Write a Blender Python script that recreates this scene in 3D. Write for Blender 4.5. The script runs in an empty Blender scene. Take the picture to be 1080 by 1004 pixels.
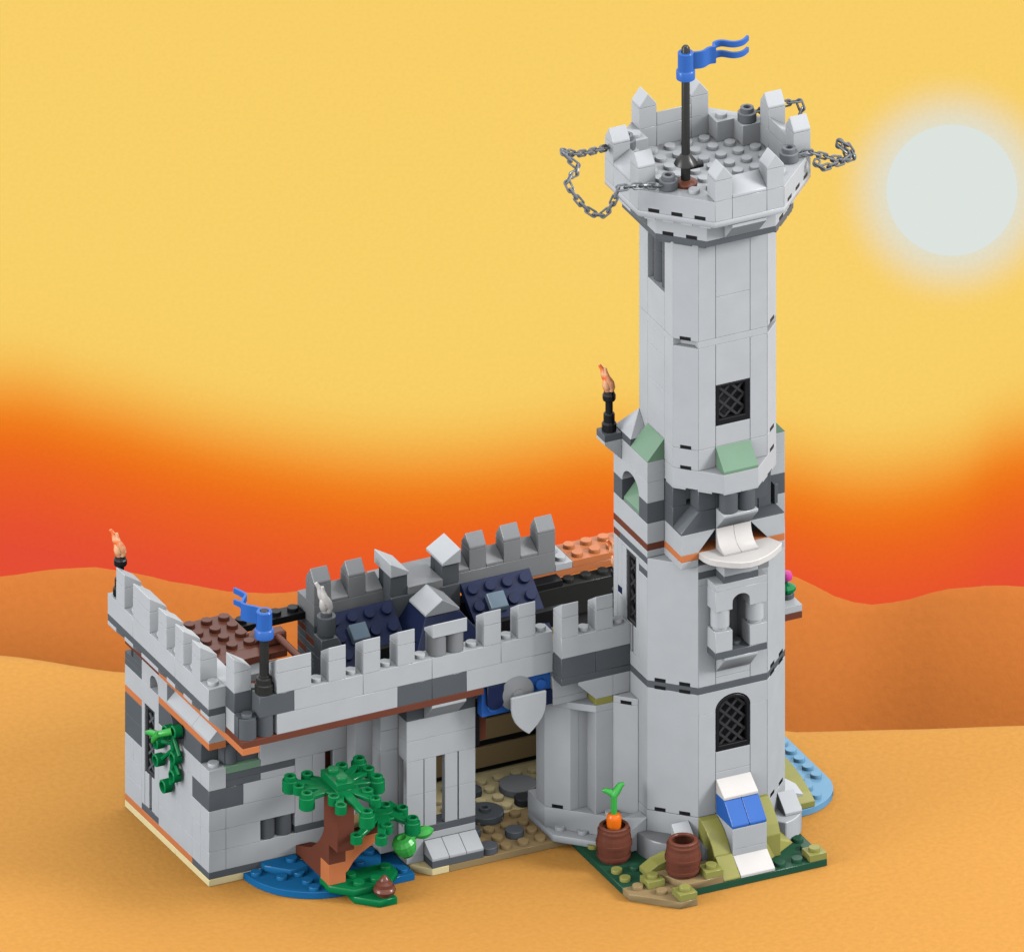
import bpy, bmesh, math, random
from mathutils import Vector, Matrix
random.seed(7)
S = bpy.context.scene
COL = S.collection
R = math.radians

# ------------------------------------------------------------------ view
AZ, EL, PXS = 0.45388, 0.48684, 20.236
CEN = Vector((16.6025, -2.0, 21.3138))
DV = Vector((math.sin(AZ)*math.cos(EL), math.cos(AZ)*math.cos(EL), -math.sin(EL)))
RV = Vector((math.cos(AZ), -math.sin(AZ), 0))
UV = RV.cross(DV)
HV = Vector((math.sin(AZ), math.cos(AZ), 0))        # horizontal heading

def at(px, py, **k):
    """world point seen at a photo pixel (1080 wide) on the plane x=, y= or z= const"""
    p = CEN + RV*((px-540)/PXS) + UV*((502-py)/PXS)
    (ax, v), = k.items()
    i = 'xyz'.index(ax)
    return p + DV*((v-p[i])/DV[i])

# ------------------------------------------------------------------ materials
def lin(c):
    c /= 255
    return c/12.92 if c <= .04045 else ((c+.055)/1.055)**2.4
def rgb(r, g, b): return (lin(r), lin(g), lin(b), 1)

def plastic(name, c, rough=.22, var=.025, spec=.4):
    m = bpy.data.materials.new(name); m.use_nodes = True
    nt = m.node_tree; b = nt.nodes['Principled BSDF']
    b.inputs['Roughness'].default_value = rough
    b.inputs['Specular IOR Level'].default_value = spec
    tc = nt.nodes.new('ShaderNodeTexCoord')
    n = nt.nodes.new('ShaderNodeTexNoise'); n.inputs['Scale'].default_value = .9; n.inputs['Detail'].default_value = 4
    nt.links.new(tc.outputs['Object'], n.inputs['Vector'])
    hs = nt.nodes.new('ShaderNodeHueSaturation'); hs.inputs['Color'].default_value = c
    mr = nt.nodes.new('ShaderNodeMapRange')
    mr.inputs['From Min'].default_value = .3; mr.inputs['From Max'].default_value = .7
    mr.inputs['To Min'].default_value = 1-var; mr.inputs['To Max'].default_value = 1+var
    nt.links.new(n.outputs['Fac'], mr.inputs['Value']); nt.links.new(mr.outputs['Result'], hs.inputs['Value'])
    nt.links.new(hs.outputs['Color'], b.inputs['Base Color'])
    r2 = nt.nodes.new('ShaderNodeMapRange'); r2.inputs['To Min'].default_value = rough*.8; r2.inputs['To Max'].default_value = rough*1.3
    nt.links.new(n.outputs['Fac'], r2.inputs['Value']); nt.links.new(r2.outputs['Result'], b.inputs['Roughness'])
    n2 = nt.nodes.new('ShaderNodeTexNoise'); n2.inputs['Scale'].default_value = 3.5; n2.inputs['Detail'].default_value = 2
    nt.links.new(tc.outputs['Object'], n2.inputs['Vector'])
    bp = nt.nodes.new('ShaderNodeBump'); bp.inputs['Strength'].default_value = .03; bp.inputs['Distance'].default_value = .15
    nt.links.new(n2.outputs['Fac'], bp.inputs['Height']); nt.links.new(bp.outputs['Normal'], b.inputs['Normal'])
    return m

LG = plastic('light_grey_plastic', rgb(170, 173, 176))
DG = plastic('dark_grey_plastic', rgb(86, 90, 94))
KG = plastic('chain_grey_plastic', rgb(106, 109, 113))
MG = plastic('mid_grey_plastic', rgb(126, 128, 130))
VD = plastic('charcoal_plastic', rgb(58, 58, 60))
CH = plastic('soft_black_plastic', rgb(44, 44, 43), .3)
BK = plastic('black_plastic', rgb(30, 30, 32), .3)
RB = plastic('reddish_brown_plastic', rgb(106, 62, 49))
NG = plastic('nougat_plastic', rgb(190, 115, 72))
TAN = plastic('tan_plastic', rgb(215, 198, 150))
DTN = plastic('dark_tan_plastic', rgb(146, 124, 88))
OLV = plastic('olive_plastic', rgb(140, 138, 75))
SGN = plastic('sand_green_plastic', rgb(108, 138, 115))
DGN = plastic('dark_green_plastic', rgb(42, 80, 60))
GRN = plastic('green_plastic', rgb(16, 114, 64))
BGN = plastic('bright_green_plastic', rgb(62, 160, 70))
BLU = plastic('blue_plastic', rgb(48, 94, 168))
NVY = plastic('dark_blue_plastic', rgb(31, 39, 68))
SBL = plastic('sand_blue_plastic', rgb(100, 116, 130))
AZR = plastic('azure_plastic', rgb(30, 98, 148), .15)
AZL = plastic('light_azure_plastic', rgb(104, 148, 178), .15)
WHT = plastic('white_plastic', rgb(194, 190, 187), .2)
ORG = plastic('orange_plastic', rgb(222, 108, 26))
PNK = plastic('magenta_plastic', rgb(190, 60, 140))

def flame_mat():
    m = bpy.data.materials.new('clear_orange_plastic'); m.use_nodes = True
    nt = m.node_tree; b = nt.nodes['Principled BSDF']
    n = nt.nodes.new('ShaderNodeTexNoise'); n.inputs['Scale'].default_value = 2.2
    tc = nt.nodes.new('ShaderNodeTexCoord'); nt.links.new(tc.outputs['Object'], n.inputs['Vector'])
    cr = nt.nodes.new('ShaderNodeValToRGB')
    cr.color_ramp.elements[0].position = .38; cr.color_ramp.elements[0].color = rgb(255, 128, 66)
    cr.color_ramp.elements[1].position = .62; cr.color_ramp.elements[1].color = rgb(255, 196, 150)
    nt.links.new(n.outputs['Fac'], cr.inputs['Fac']); nt.links.new(cr.outputs['Color'], b.inputs['Base Color'])
    b.inputs['Transmission Weight'].default_value = .3; b.inputs['Roughness'].default_value = .12
    b.inputs['IOR'].default_value = 1.45
    return m
FLM = flame_mat()

# ------------------------------------------------------------------ mesh builder
class MB:
    def __init__(s): s.v = []; s.f = []; s.m = []; s.sm = []; s.mats = []
    def mi(s, m):
        if m not in s.mats: s.mats.append(m)
        return s.mats.index(m)
    def add(s, vs, fs, m, smooth=False):
        o = len(s.v); i = s.mi(m)
        s.v += [tuple(p) for p in vs]
        for f in fs:
            s.f.append([o+k for k in f]); s.m.append(i); s.sm.append(smooth)
        return s
    def box(s, x0, x1, y0, y1, z0, z1, m, b=.014, g=.006, M=None):
        lo = (x0+g, y0+g, z0+g); hi = (x1-g, y1-g, z1-g)
        b = min(b, *(0.3*(hi[i]-lo[i]) for i in range(3)))
        vs = []; idx = {}
        for sx in (0, 1):
            for sy in (0, 1):
                for sz in (0, 1):
                    c = [(hi if q else lo)[i] for i, q in enumerate((sx, sy, sz))]
                    sg = [1 if q else -1 for q in (sx, sy, sz)]
                    for a in range(3):
                        p = [c[i] if i == a else c[i]-sg[i]*b for i in range(3)]
                        idx[(sx, sy, sz, a)] = len(vs); vs.append(p)
        fs = []
        for a in range(3):
            o = [i for i in range(3) if i != a]
            for q in (0, 1):
                r = []
                for u, w in ((0, 0), (1, 0), (1, 1), (0, 1)):
                    t = [0, 0, 0]; t[a] = q; t[o[0]] = u; t[o[1]] = w
                    r.append(idx[(*t, a)])
                fs.append(r)
                for w in (0, 1):            # edges along o[?]
                    pass
        for a in range(3):                  # edges parallel to axis a
            o = [i for i in range(3) if i != a]
            for u in (0, 1):
                for w in (0, 1):
                    r = []
                    for q, ax in ((0, o[0]), (1, o[0]), (1, o[1]), (0, o[1])):
                        t = [0, 0, 0]; t[a] = q; t[o[0]] = u; t[o[1]] = w
                        r.append(idx[(*t, ax)])
                    fs.append(r)
        for sx in (0, 1):
            for sy in (0, 1):
                for sz in (0, 1): fs.append([idx[(sx, sy, sz, a)] for a in range(3)])
        cen = Vector([(lo[i]+hi[i])/2 for i in range(3)])
        out = []
        for f in fs:
            p = [Vector(vs[k]) for k in f]
            n = (p[1]-p[0]).cross(p[2]-p[0]); c = sum(p, Vector())/len(p)
            out.append(f if n.dot(c-cen) > 0 else f[::-1])
        if M: vs = [M @ Vector(p) for p in vs]
        return s.add(vs, out, m)
    def _bm(s, bm, m, b, smooth=False, seg=1, M=None):
        bmesh.ops.recalc_face_normals(bm, faces=bm.faces[:])
        if b > 0:
            es = [e for e in bm.edges if len(e.link_faces) == 2 and e.calc_face_angle(0) > R(28)]
            bmesh.ops.bevel(bm, geom=es, offset=b, segments=seg, affect='EDGES', clamp_overlap=True)
        bm.verts.index_update()
        vs = [(M @ v.co) if M else v.co.copy() for v in bm.verts]
        s.add(vs, [[v.index for v in f.verts] for f in bm.faces], m, smooth)
        bm.free(); return s
    def prism(s, pts, axis, a0, a1, m, b=.016, g=.005, M=None):
        a0 += g; a1 -= g
        def P(u, w, a): return {'x': (a, u, w), 'y': (u, a, w), 'z': (u, w, a)}[axis]
        bm = bmesh.new()
        A = [bm.verts.new(P(u, w, a0)) for u, w in pts]; B = [bm.verts.new(P(u, w, a1)) for u, w in pts]
        n = len(pts)
        bm.faces.new(A); bm.faces.new(B[::-1])
        for i in range(n): bm.faces.new((A[i], A[(i+1) % n], B[(i+1) % n], B[i]))
        return s._bm(bm, m, b, M=M)
    def ring(s, outer, inner, axis, a0, a1, m, b=.02):
        def P(u, w, a): return {'x': (a, u, w), 'y': (u, a, w), 'z': (u, w, a)}[axis]
        bm = bmesh.new(); n = len(outer)
        V = [[bm.verts.new(P(*q, a)) for q in L] for L in (outer, inner) for a in (a0, a1)]
        o0, o1, i0, i1 = V
        for k in range(n):
            j = (k+1) % n
            for q in ((o0[k], o0[j], o1[j], o1[k]), (i0[k], i1[k], i1[j], i0[j]), (o0[k], i0[k], i0[j], o0[j]), (o1[k], o1[j], i1[j], i1[k])):
                bm.faces.new(q)
        return s._bm(bm, m, b)
    def lathe(s, prof, c, m, seg=24, M=None, smooth=True, cap=True):
        """prof: (r, z) pairs, z relative to c"""
        vs = []; fs = []
        for r, z in prof:
            for k in range(seg):
                a = 2*math.pi*k/seg
                vs.append(Vector((r*math.cos(a), r*math.sin(a), z)))
        n = len(prof)
        for i in range(n-1):
            for k in range(seg):
                j = (k+1) % seg
                fs.append([i*seg+k, i*seg+j, (i+1)*seg+j, (i+1)*seg+k])
        if cap and prof[0][0] > 1e-6: fs.append([k for k in range(seg)][::-1])
        if cap and prof[-1][0] > 1e-6: fs.append([(n-1)*seg+k for k in range(seg)])
        T = Matrix.Translation(Vector(c)) @ (M or Matrix())
        return s.add([T @ p for p in vs], fs, m, smooth)
    def cyl(s, c, r, h, m, seg=24, b=.03, M=None, bot=True):
        p = [(r-b, 0), (r, b)] if bot else [(r, 0)]
        return s.lathe(p+[(r, h-b), (r-b, h)], c, m, seg, M)
    def stud(s, x, y, z, m, M=None):
        return s.lathe([(.3, 0), (.3, .17), (.285, .2), (.0001, .2)], (x, y, z), m, 18, M)
    def tube(s, pts, r, m, seg=8, closed=False, taper=None):
        pts = [Vector(p) for p in pts]; n = len(pts); vs = []; fs = []
        up = None
        for i, p in enumerate(pts):
            if closed: t = pts[(i+1) % n]-pts[i-1]
            else: t = pts[min(i+1, n-1)]-pts[max(i-1, 0)]
            t.normalize()
            if up is None: up = t.orthogonal().normalized()
            up = (up-t*up.dot(t)).normalized(); w = t.cross(up)
            rr = r if taper is None else taper[i]
            for k in range(seg):
                a = 2*math.pi*k/seg
                vs.append(p+(up*math.cos(a)+w*math.sin(a))*rr)
        for i in range(n if closed else n-1):
            for k in range(seg):
                j = (k+1) % seg; i2 = (i+1) % n
                fs.append([i*seg+k, i*seg+j, i2*seg+j, i2*seg+k])
        if not closed:
            fs.append(list(range(seg))[::-1]); fs.append([(n-1)*seg+k for k in range(seg)])
        return s.add(vs, fs, m, True)
    # ---- brick shapes
    def studs(s, x0, x1, y0, y1, z, m, skip=()):
        for i in range(int(round(x1-x0))):
            for j in range(int(round(y1-y0))):
                c = (x0+i+.5, y0+j+.5)
                if c not in skip: s.stud(c[0], c[1], z, m)
        return s
    def _prof(s, u0, u1, z, d, shape):
        # profile along u; d=+1 low at u1, -1 low at u0
        pts = [(t, h) for t, h in shape]
        L = u1-u0
        return [((u0+t*L) if d > 0 else (u1-t*L), z+h) for t, h in pts]
    def wedge(s, x0, x1, y0, y1, z, low, m, shape, b=.03):
        g = .008
        x0 += g; x1 -= g; y0 += g; y1 -= g; z += g
        d = 1 if low[0] == '+' else -1
        if low[1] == 'x': return s.prism(s._prof(x0, x1, z, d, shape), 'y', y0, y1, m, b, 0)
        return s.prism(s._prof(y0, y1, z, d, shape), 'x', x0, x1, m, b, 0)
    def cheese(s, x0, x1, y0, y1, z, low, m, h=.79):
        return s.wedge(x0, x1, y0, y1, z, low, m, [(0, 0), (0, h), (.04, h), (1, .16), (1, 0)])
    def slope(s, x0, x1, y0, y1, z, low, m, h=1.185, lip=.16, top=0.0):
        return s.wedge(x0, x1, y0, y1, z, low, m, [(0, 0), (0, h), (top+.01, h), (1, lip), (1, 0)])
    def inv(s, x0, x1, y0, y1, z, out, m, h=1.185, lip=.16, base=0.0):
        return s.wedge(x0, x1, y0, y1, z, out, m, [(0, 0), (0, h), (1, h), (1, h-lip), (base+.02, 0)])
    def gable(s, x0, x1, y0, y1, z, ridge, m, h=.79):
        g = .008
        if ridge == 'y': return s.prism([(x0+g, z), (x1-g, z), (x1-g, z+.14), ((x0+x1)/2, z+h), (x0+g, z+.14)], 'y', y0, y1, m, .03, .008)
        return s.prism([(y0+g, z), (y1-g, z), (y1-g, z+.14), ((y0+y1)/2, z+h), (y0+g, z+.14)], 'x', x0, x1, m, .03, .008)
    def lattice(s, axis, a0, a1, u0, u1, w0, w1, step, bw, m, clip=None):
        """crossed diagonal bars in a rectangle of the plane normal to axis"""
        k = -(w1-w0)-step
        while k < (u1-u0)+step:
            for sg in (1, -1):
                # line: u = u0+k + t*sg' , w = w0 + t
                pts = []
                base = u0+k if sg > 0 else u1-k
                n = 40; seg = []
                for i in range(n+1):
                    t = (w1-w0)*i/n; u = base+sg*t; w = w0+t
                    if u0 <= u <= u1 and (clip is None or clip(u, w)): seg.append((u, w))
                if len(seg) > 2:
                    (ua, wa), (ub, wb) = seg[0], seg[-1]
                    L = math.hypot(ub-ua, wb-wa); du, dw = (ub-ua)/L*bw/2, (wb-wa)/L*bw/2
                    dd = .02 if sg > 0 else 0
                    s.prism([(ua-dw, wa+du), (ua+dw, wa-du), (ub+dw, wb-du), (ub-dw, wb+du)], axis, a0+dd, a1+dd, m, 0, 0)
            k += step
        return s

# ------------------------------------------------------------------ objects
BASE = {}
def thing(name, label, cat, loc, group=None):
    o = bpy.data.objects.new(name, None); COL.objects.link(o)
    o.empty_display_size = .3
    o.location = loc; o['label'] = label; o['category'] = cat
    if group: o['group'] = group
    BASE[o] = Vector(loc); return o
def mesh(name, mb, off):
    me = bpy.data.meshes.new(name)
    me.from_pydata([tuple(Vector(p)-off) for p in mb.v], [], mb.f)
    for m in mb.mats: me.materials.append(m)
    me.polygons.foreach_set('material_index', mb.m)
    me.polygons.foreach_set('use_smooth', mb.sm)
    me.update()
    if any(mb.sm):
        try: me.set_sharp_from_angle(angle=R(38))
        except Exception: pass
    return me
def part(name, mb, parent, label=None):
    off = BASE[parent]
    o = bpy.data.objects.new(name, mesh(name, mb, off)); COL.objects.link(o)
    o.parent = parent; BASE[o] = off
    if label: o['label'] = label
    return o
def single(name, mb, label, cat, loc, group=None):
    o = bpy.data.objects.new(name, mesh(name, mb, Vector(loc))); COL.objects.link(o)
    o.location = loc; o['label'] = label; o['category'] = cat
    if group: o['group'] = group
    return o
def struct(name, mb, loc=(0, 0, 0)):
    o = bpy.data.objects.new(name, mesh(name, mb, Vector(loc))); COL.objects.link(o)
    o.location = loc; o['kind'] = 'structure'; return o
def dup(root, loc, label, rz=0):
    r = root.copy(); COL.objects.link(r); r.location = loc; r['label'] = label; r.rotation_euler = (0, 0, rz)
    for ch in list(root.children):
        c = ch.copy(); COL.objects.link(c); c.parent = r
        for g in ch.children:
            d = g.copy(); COL.objects.link(d); d.parent = c
    return r
def octo(x0, x1, y0, y1, c):
    return [(x0, y0+c), (x0+c, y0), (x1-c, y0), (x1, y0+c), (x1, y1-c), (x1-c, y1), (x0+c, y1), (x0, y1-c)]
def arc(cx, cy, rx, ry, a0, a1, n):
    return [(cx+rx*math.cos(R(a0+(a1-a0)*i/n)), cy+ry*math.sin(R(a0+(a1-a0)*i/n))) for i in range(n+1)]
def obox(mb, c, h, rz, m, b=.0):
    M = Matrix.Translation(Vector(c)) @ Matrix.Rotation(rz, 4, 'Z')
    mb.box(-h[0], h[0], -h[1], h[1], -h[2], h[2], m, b, 0, M)
SAND_C = rgb(184, 131, 63); HILL_C = rgb(176, 101, 44)
WORLD_C = (.97, .985, 1, 1); WORLD_S = 1.08; WORLD_LOW = .3; DIFB = 0; AOF = .17; AOD = 5
def LIGHTS(area, tgt):
    area('key', tgt+Vector((215, -145, 145)), tgt, 90, 760000, (1, .985, .97))
    area('fill', tgt+Vector((-240, -5, 80)), tgt, 140, 440000)
    area('top', tgt+Vector((75, 10, 210)), tgt, 120, 70000)
def merlon(parent, x0, x1, y0, y1, z, kind, m, mc, split=False):
    a = MB()
    a.box(x0, x1, y0, y1, z, z+1.2, m)
    o = part('merlon', a, parent)
    c = MB()
    if kind[0] in '+-': c.cheese(x0, x1, y0, y1, z+1.2, kind, mc)
    else: c.gable(x0, x1, y0, y1, z+1.2, kind[1], mc)
    part('coping', c, o)
    return o
def notch_shade(mb, x, y, z, rz, w=.3, h=.1):
    obox(mb, (x, y, z), (w, .012, h), rz, BK)  # black box set proud, standing in for the shade of a plate hollow

# ================================================================== corner keep (left)
K = thing('stone_keep', 'low corner keep at the left end, grey walls on nougat plinth', 'castle keep', (0, 0, 0))
a = MB()                                   # side wall, plane x = 0
a.box(0, 1, 2, 10, .4, .8, NG); a.box(0, 1, 1, 2, .4, .8, DG)
def rows(y0, y1, z0, z1, cuts, m):
    c = [y0]+cuts+[y1]
    for p, q in zip(c, c[1:]): a.box(0, 1, p, q, z0, z1, m)
rows(1, 6, .8, 2, [2], LG); rows(1, 6, 2, 3.2, [2], LG); rows(1, 6, 3.2, 4.4, [4], LG)
rows(8, 10, .8, 2, [], LG); rows(8, 10, 2, 3.2, [], LG); rows(8, 10, 3.2, 4.4, [9], LG)
rows(8, 10, 4.4, 5.6, [], DG); rows(8, 10, 5.6, 6.8, [], DG); rows(8, 10, 6.8, 7.2, [], NG)
rows(6, 10, 7.2, 8.4, [], LG)
rows(2, 6, 4.4, 5.6, [], LG); rows(1, 6, 5.6, 6.8, [4], LG)
rows(4.6, 6, 6.8, 8, [], DG); rows(1, 3, 6.8, 8, [], DG)
a.slope(0, 1, 3.9, 4.6, 6.8, '-y', DG)
a.box(.45, 1, 3, 4, 6.8, 8, VD)
a.box(0, 1, 0, 6, 8, 8.4, NG)
a.box(0, 1, 8, 10, 8.4, 8.8, DG); a.box(0, 1, 8, 10, 8.8, 9.2, DG); a.box(0, 1, 8, 9, 9.2, 9.6, DG); a.box(.35, 1, 9, 10, 9.2, 9.6, DG)
# arched niche brick
ar = [(6, 8.4), (6, 9.6), (8, 9.6), (8, 8.4), (7.02, 8.4), (7.02, 8.85)] + arc(6.55, 8.85, .47, .42, 0, 180, 10)[1:] + [(6.08, 8.4)]
a.prism(ar, 'x', 0, .5, LG); a.box(.5, 1, 6, 8, 8.4, 9.6, VD)
a.box(0, 1, 5, 6, 8.4, 9.6, LG)
a.slope(0, 1, 2, 5, 8.4, '-x', LG); a.slope(0, 1, 0, 2, 8.4, '-x', LG)
a.box(0, 1, 6, 10, 9.6, 10, RB); a.box(0, 1, -4, 6, 9.6, 10, NG)
a.box(.02, 1, -2, 10, 10, 11.2, DG)  # wall behind the corbels, shadow put in as dark grey
part('side_wall', a, K)
a = MB()                                   # window bay
a.box(0, 1, 6, 8, .8, 1.2, DG)
a.box(0, .6, 7.66, 8, 1.2, 7.2, LG); a.box(0, .6, 6, 6.48, 1.2, 7.2, LG)
a.box(.02, .6, 7.15, 7.66, 1.2, 3.2, LG); a.box(.02, .6, 6.48, 6.85, 1.2, 3.2, LG); a.box(.18, .6, 6.85, 7.15, 1.2, 3.2, DG)
w = part('lattice_window', a, K)
a = MB()
o_ = [(6.5, 3.2), (7.64, 3.2), (7.64, 7.2), (6.5, 7.2)]; i_ = [(6.72, 3.4), (7.42, 3.4), (7.42, 7.0), (6.72, 7.0)]
a.ring(o_, i_, 'x', .06, .4, VD); a.lattice('x', .12, .2, 6.72, 7.42, 3.4, 7.0, .9, .13, DG)
a.box(.5, .55, 6.5, 7.64, 3.2, 7.2, BK)
part('lattice', a, w)
for y in (-2, 0, 2, 4, 5, 7, 9):
    a = MB(); a.inv(-1, 0, y, y+1, 10, '-x', LG, lip=.22); part('corbel', a, K)
a = MB()
a.box(-1, 0, -2, 10, 11.2, 11.6, DG)
for p, q in ((-2, 2), (2, 7), (7, 10)): a.box(-1, 0, p, q, 11.6, 12.8, LG)
for y in (-1.5, .5, 2.5, 4.5, 7.5, 9.5): a.stud(-.5, y, 12.8, LG)
a.box(0, 1, -2, 10, 11.2, 12.8, LG)
part('parapet', a, K)
for p, q in ((8, 9), (5, 7), (3, 4), (1, 2), (-1, 0)): merlon(K, -1, 0, p, q, 12.8, '+x', LG, LG)
# corner column
a = MB()
a.box(0, 1, 0, 1, .8, 2, LG); a.box(0, 1, 0, 1, 2, 3.2, LG); a.box(0, 1, 0, 1, 3.2, 4.4, LG); a.box(0, 2, 0, 2, 4.4, 5.6, DG); a.box(0, 1, 0, 1, 5.6, 6.8, LG)
a.stud(.5, .5, 6.8, LG); a.box(.02, 1, .98, 2, 6.8, 8, DG)
part('corner_block', a, K)
a = MB(); a.cyl((1.45, .55, 6.8), .42, 1.2, DG); part('round_brick', a, K)
a = MB()                                   # front facade y = 0
a.box(0, 8, 0, 1, .4, .8, DG)
a.box(1, 8, 0, 1, .8, 2, LG); a.box(1, 3, 0, 1, 2, 3.2, LG); a.box(5, 8, 0, 1, 2.4, 2.4, LG) if 0 else None
a.box(3, 5, .75, 1, 2, 3.2, VD)
a.box(1, 5, 0, 1, 3.2, 4.4, LG); a.box(2, 5, 0, 1, 4.4, 5.6, LG)
a.box(1, 3, 0, 1, 5.6, 6, DG); a.box(3, 5, 0, 1, 5.6, 6, LG); a.box(1, 5, 0, 1, 6, 6.4, DG); a.box(1, 3, 0, 1, 6.4, 6.8, SGN)
a.box(1, 3, .3, 1, 6.8, 8, DG); a.box(3, 8, 0, 1, 6.4, 9.6, LG); a.box(1, 3, .3, 1, 8, 9.6, DG)
a.box(5, 8, 0, 1, 2, 2.4, DG)
part('front_wall', a, K)
a = MB()
for x in (3.5, 4.5): a.cyl((x, .5, 2), .5, 1.2, DG)
part('round_brick', a, K)
a = MB()
for x0, x1 in ((5, 6), (6, 6.75), (7.22, 8)):
    a.box(x0, x1, 0, .4, 2.4, 4.4, LG); a.box(x0, x1, 0, .4, 4.4, 6.4, LG)
a.box(5, 8, .8, 1, 2.4, 6.4, RB)
part('slit_window', a, K)
a = MB()
a.box(1, 10, 9, 10, .4, 5.6, RB); a.box(1, 10, 1, 9, .4, .5, DTN); a.box(1, 6, 1.2, 9, 8.6, 8.98, RB)
part('inner_wall', a, K)
a = MB()                                   # roof deck of studded plates
a.box(1, 6, 5, 6, 9.6, 10, RB); a.box(1, 6, 6, 10, 9.6, 10, RB); a.studs(2, 6, 6, 10, 10, RB)
a.box(1.2, 6.4, 4, 5, 9.0, 9.6, MG); a.box(1.2, 6, 1, 4, 9.0, 9.2, RB)
a.box(6, 7, 5, 6, 9.6, 10, RB); a.slope(5.6, 6.6, 6.2, 7.2, 9.9, '-x', RB, h=.75)
part('roof_deck', a, K)
a = MB()
a.box(5.9, 7.3, 5.6, 6.4, 10, 10.75, RB, b=.12); a.tube([(6.75, 6.3, 10.5), (6.9, 3.2, 10.3)], .2, RB, 12)
single('winch', a, 'brown winch block with a rod on the studded roof deck', 'winch', (6.6, 6, 10))
a = MB()
a.box(3, 10, 9, 10, 9.2, 9.6, BK); a.studs(6, 10, 9, 10, 9.6, BK)
single('black_beam', a, 'thin black studded beam between the brown deck and the hall', 'beam', (6, 9.5, 9.2))

# ================================================================== front battlement wall + facade
W = thing('castle_wall', 'long front battlement wall above the gateway on a thin brown ledge', 'castle wall', (9, -4, 0))
a = MB()
a.box(0, 1, -4, -3, 9.6, 10, NG, g=.004)
part('corner_ledge', a, W)
a = MB(); a.box(.0, 14, -4, -1.0, 10, 10.4, RB); a.box(0, 1, -2, 0, 10, 10.4, RB); part('ledge', a, W)
a = MB()
a.box(0, .5, -3, -2, 10.4, 11.6, LG)
for x in (.5, 1.5):
    a.prism([(x-.5, -3), (x-.5, -3.55)]+arc(x, -3.5, .5, .5, 180, 360, 14)+[(x+.5, -3)], 'z', 10.4, 11.6, DG, .02)
a.stud(.5, -3.5, 11.6, DG); a.box(.5, 2, -3, -2, 10.4, 11.6, DG)
a.box(0, 1, -3, -2, 11.6, 12.8, DG); a.cyl((1.25, -2.55, 11.6), .28, 1.2, MG)
a.box(1, 3, -4, -3, 11.6, 12.8, DG)
part('corner_corbel', a, W)
a = MB()
for p, q, m in ((2, 9, LG), (9, 11, DG), (11, 13, DG), (13, 18, LG)): a.box(p, q, -4, -3, 10.4, 11.6, m)
for p, q in ((3, 7), (7, 11), (11, 15), (15, 18)): a.box(p, q, -4, -3, 11.6, 12.8, LG)
for x in (4, 6, 8, 10, 13, 15, 17): a.stud(x+.5, -3.5, 12.8, LG)
part('parapet', a, W)
a = MB(); a.box(2, 18, -3, -1.6, 10.4, 11.2, MG); part('wall_walk', a, W)
a = MB(); a.box(14.05, 21.9, -2.9, 1.2, 9.2, 9.6, DTN); part('gate_shade_slab', a, W)  # unseen slab, added to darken the gate interior
merlon(W, 0, 1, -3, -2, 12.8, '+x', LG, LG)
for p, q in ((2, 4), (5, 6), (7, 8), (9, 10), (14, 15), (16, 17)): merlon(W, p, q, -4, -3, 12.8, '+y', LG, LG)
a = MB()
for x in (11.5, 12.5): a.cyl((x, -3.5, 12.8), .5, 1.2, MG)
a.box(11.05, 12.95, -3.5, -3.05, 12.8, 14, MG)
o = part('merlon', a, W)
a = MB(); a.cheese(11, 13, -4.08, -3, 14, '+y', LG); part('coping', a, o)
# stepped facade columns
a = MB()
a.box(7.98, 9, -1, 0, .8, 9, LG); a.box(8, 9, -1, 0, 9, 10, DG)
a.box(8.98, 10, -2, 0, .8, 6.8, LG); a.box(8.98, 10, -2, 0, 6.8, 8, LG); a.box(8.98, 10, -2, 0, 8, 10, LG)
a.box(7, 10, -1.4, 0, .4, .8, DG)
part('pilaster', a, W)
a = MB()
a.box(10, 14, -3, -2, 6.4, 7.6, LG); a.box(10, 14, -3, -2, 7.6, 8.8, LG)
for x0, x1 in ((10, 11), (11.03, 11.73), (12.23, 12.97), (13.03, 14)):
    a.box(x0, x1, -3, -2.6, 2.4, 4.4, LG); a.box(x0, x1, -3, -2.6, 4.4, 6.4, LG)
a.box(11, 14, -3, -2, 2, 2.4, DG); a.box(11, 14, -3, -2, 1.6, 2, LG); a.box(10, 11, -3, -2, .8, 2.4, LG); a.box(10, 11, -3, -2, .4, .8, LG)
a.box(10.03, 10.4, -1.98, 0, .8, 8.8, LG); a.box(11, 14, -3, -2, .4, 1.6, DG)
part('slit_window', a, W)
a = MB()
a.box(10, 11, -3, -2, 8.8, 10, DG); a.inv(11, 13, -3.98, -3, 8.8, '-y', LG); a.box(11, 13, -3, -2, 8.8, 10, DG); a.box(13, 14, -3, -2, 8.8, 10, DG)
part('corbel', a, W)
a = MB()
a.box(11, 14, -4, -3, .4, .8, DG)
for x in (11, 12, 13): a.cheese(x, x+1, -4, -3, .8, '-y', LG)
part('sill_slope', a, W)
a = MB()                                   # blue header above the gate
a.box(14, 18, -3.75, -3.2, 8.5, 10.38, BLU)
MY = Matrix.Rotation(R(90), 4, 'X')
for x, z in ((14.6, 9.05), (17.35, 9.75), (15.5, 9.95)): a.stud(x, -3.75, z, BLU, MY)
a.prism([(14.2, 10.38), (15.15, 10.38), (15.15, 9.4)]+arc(14.675, 9.4, .475, .45, 0, -180, 12)+[(14.2, 10.38)][:0], 'y', -4.05, -3.76, NVY)
a.box(16.9, 18, -3.95, -3.76, 8.5, 9.35, NVY)
part('gate_header', a, W)
a = MB()
a.box(14, 14.9, -2.4, -1.8, 6.4, 10.3, RB); a.box(14, 14.3, -2.9, -2.4, 6.4, 8.8, BK)
part('gate_post', a, W)

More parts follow.
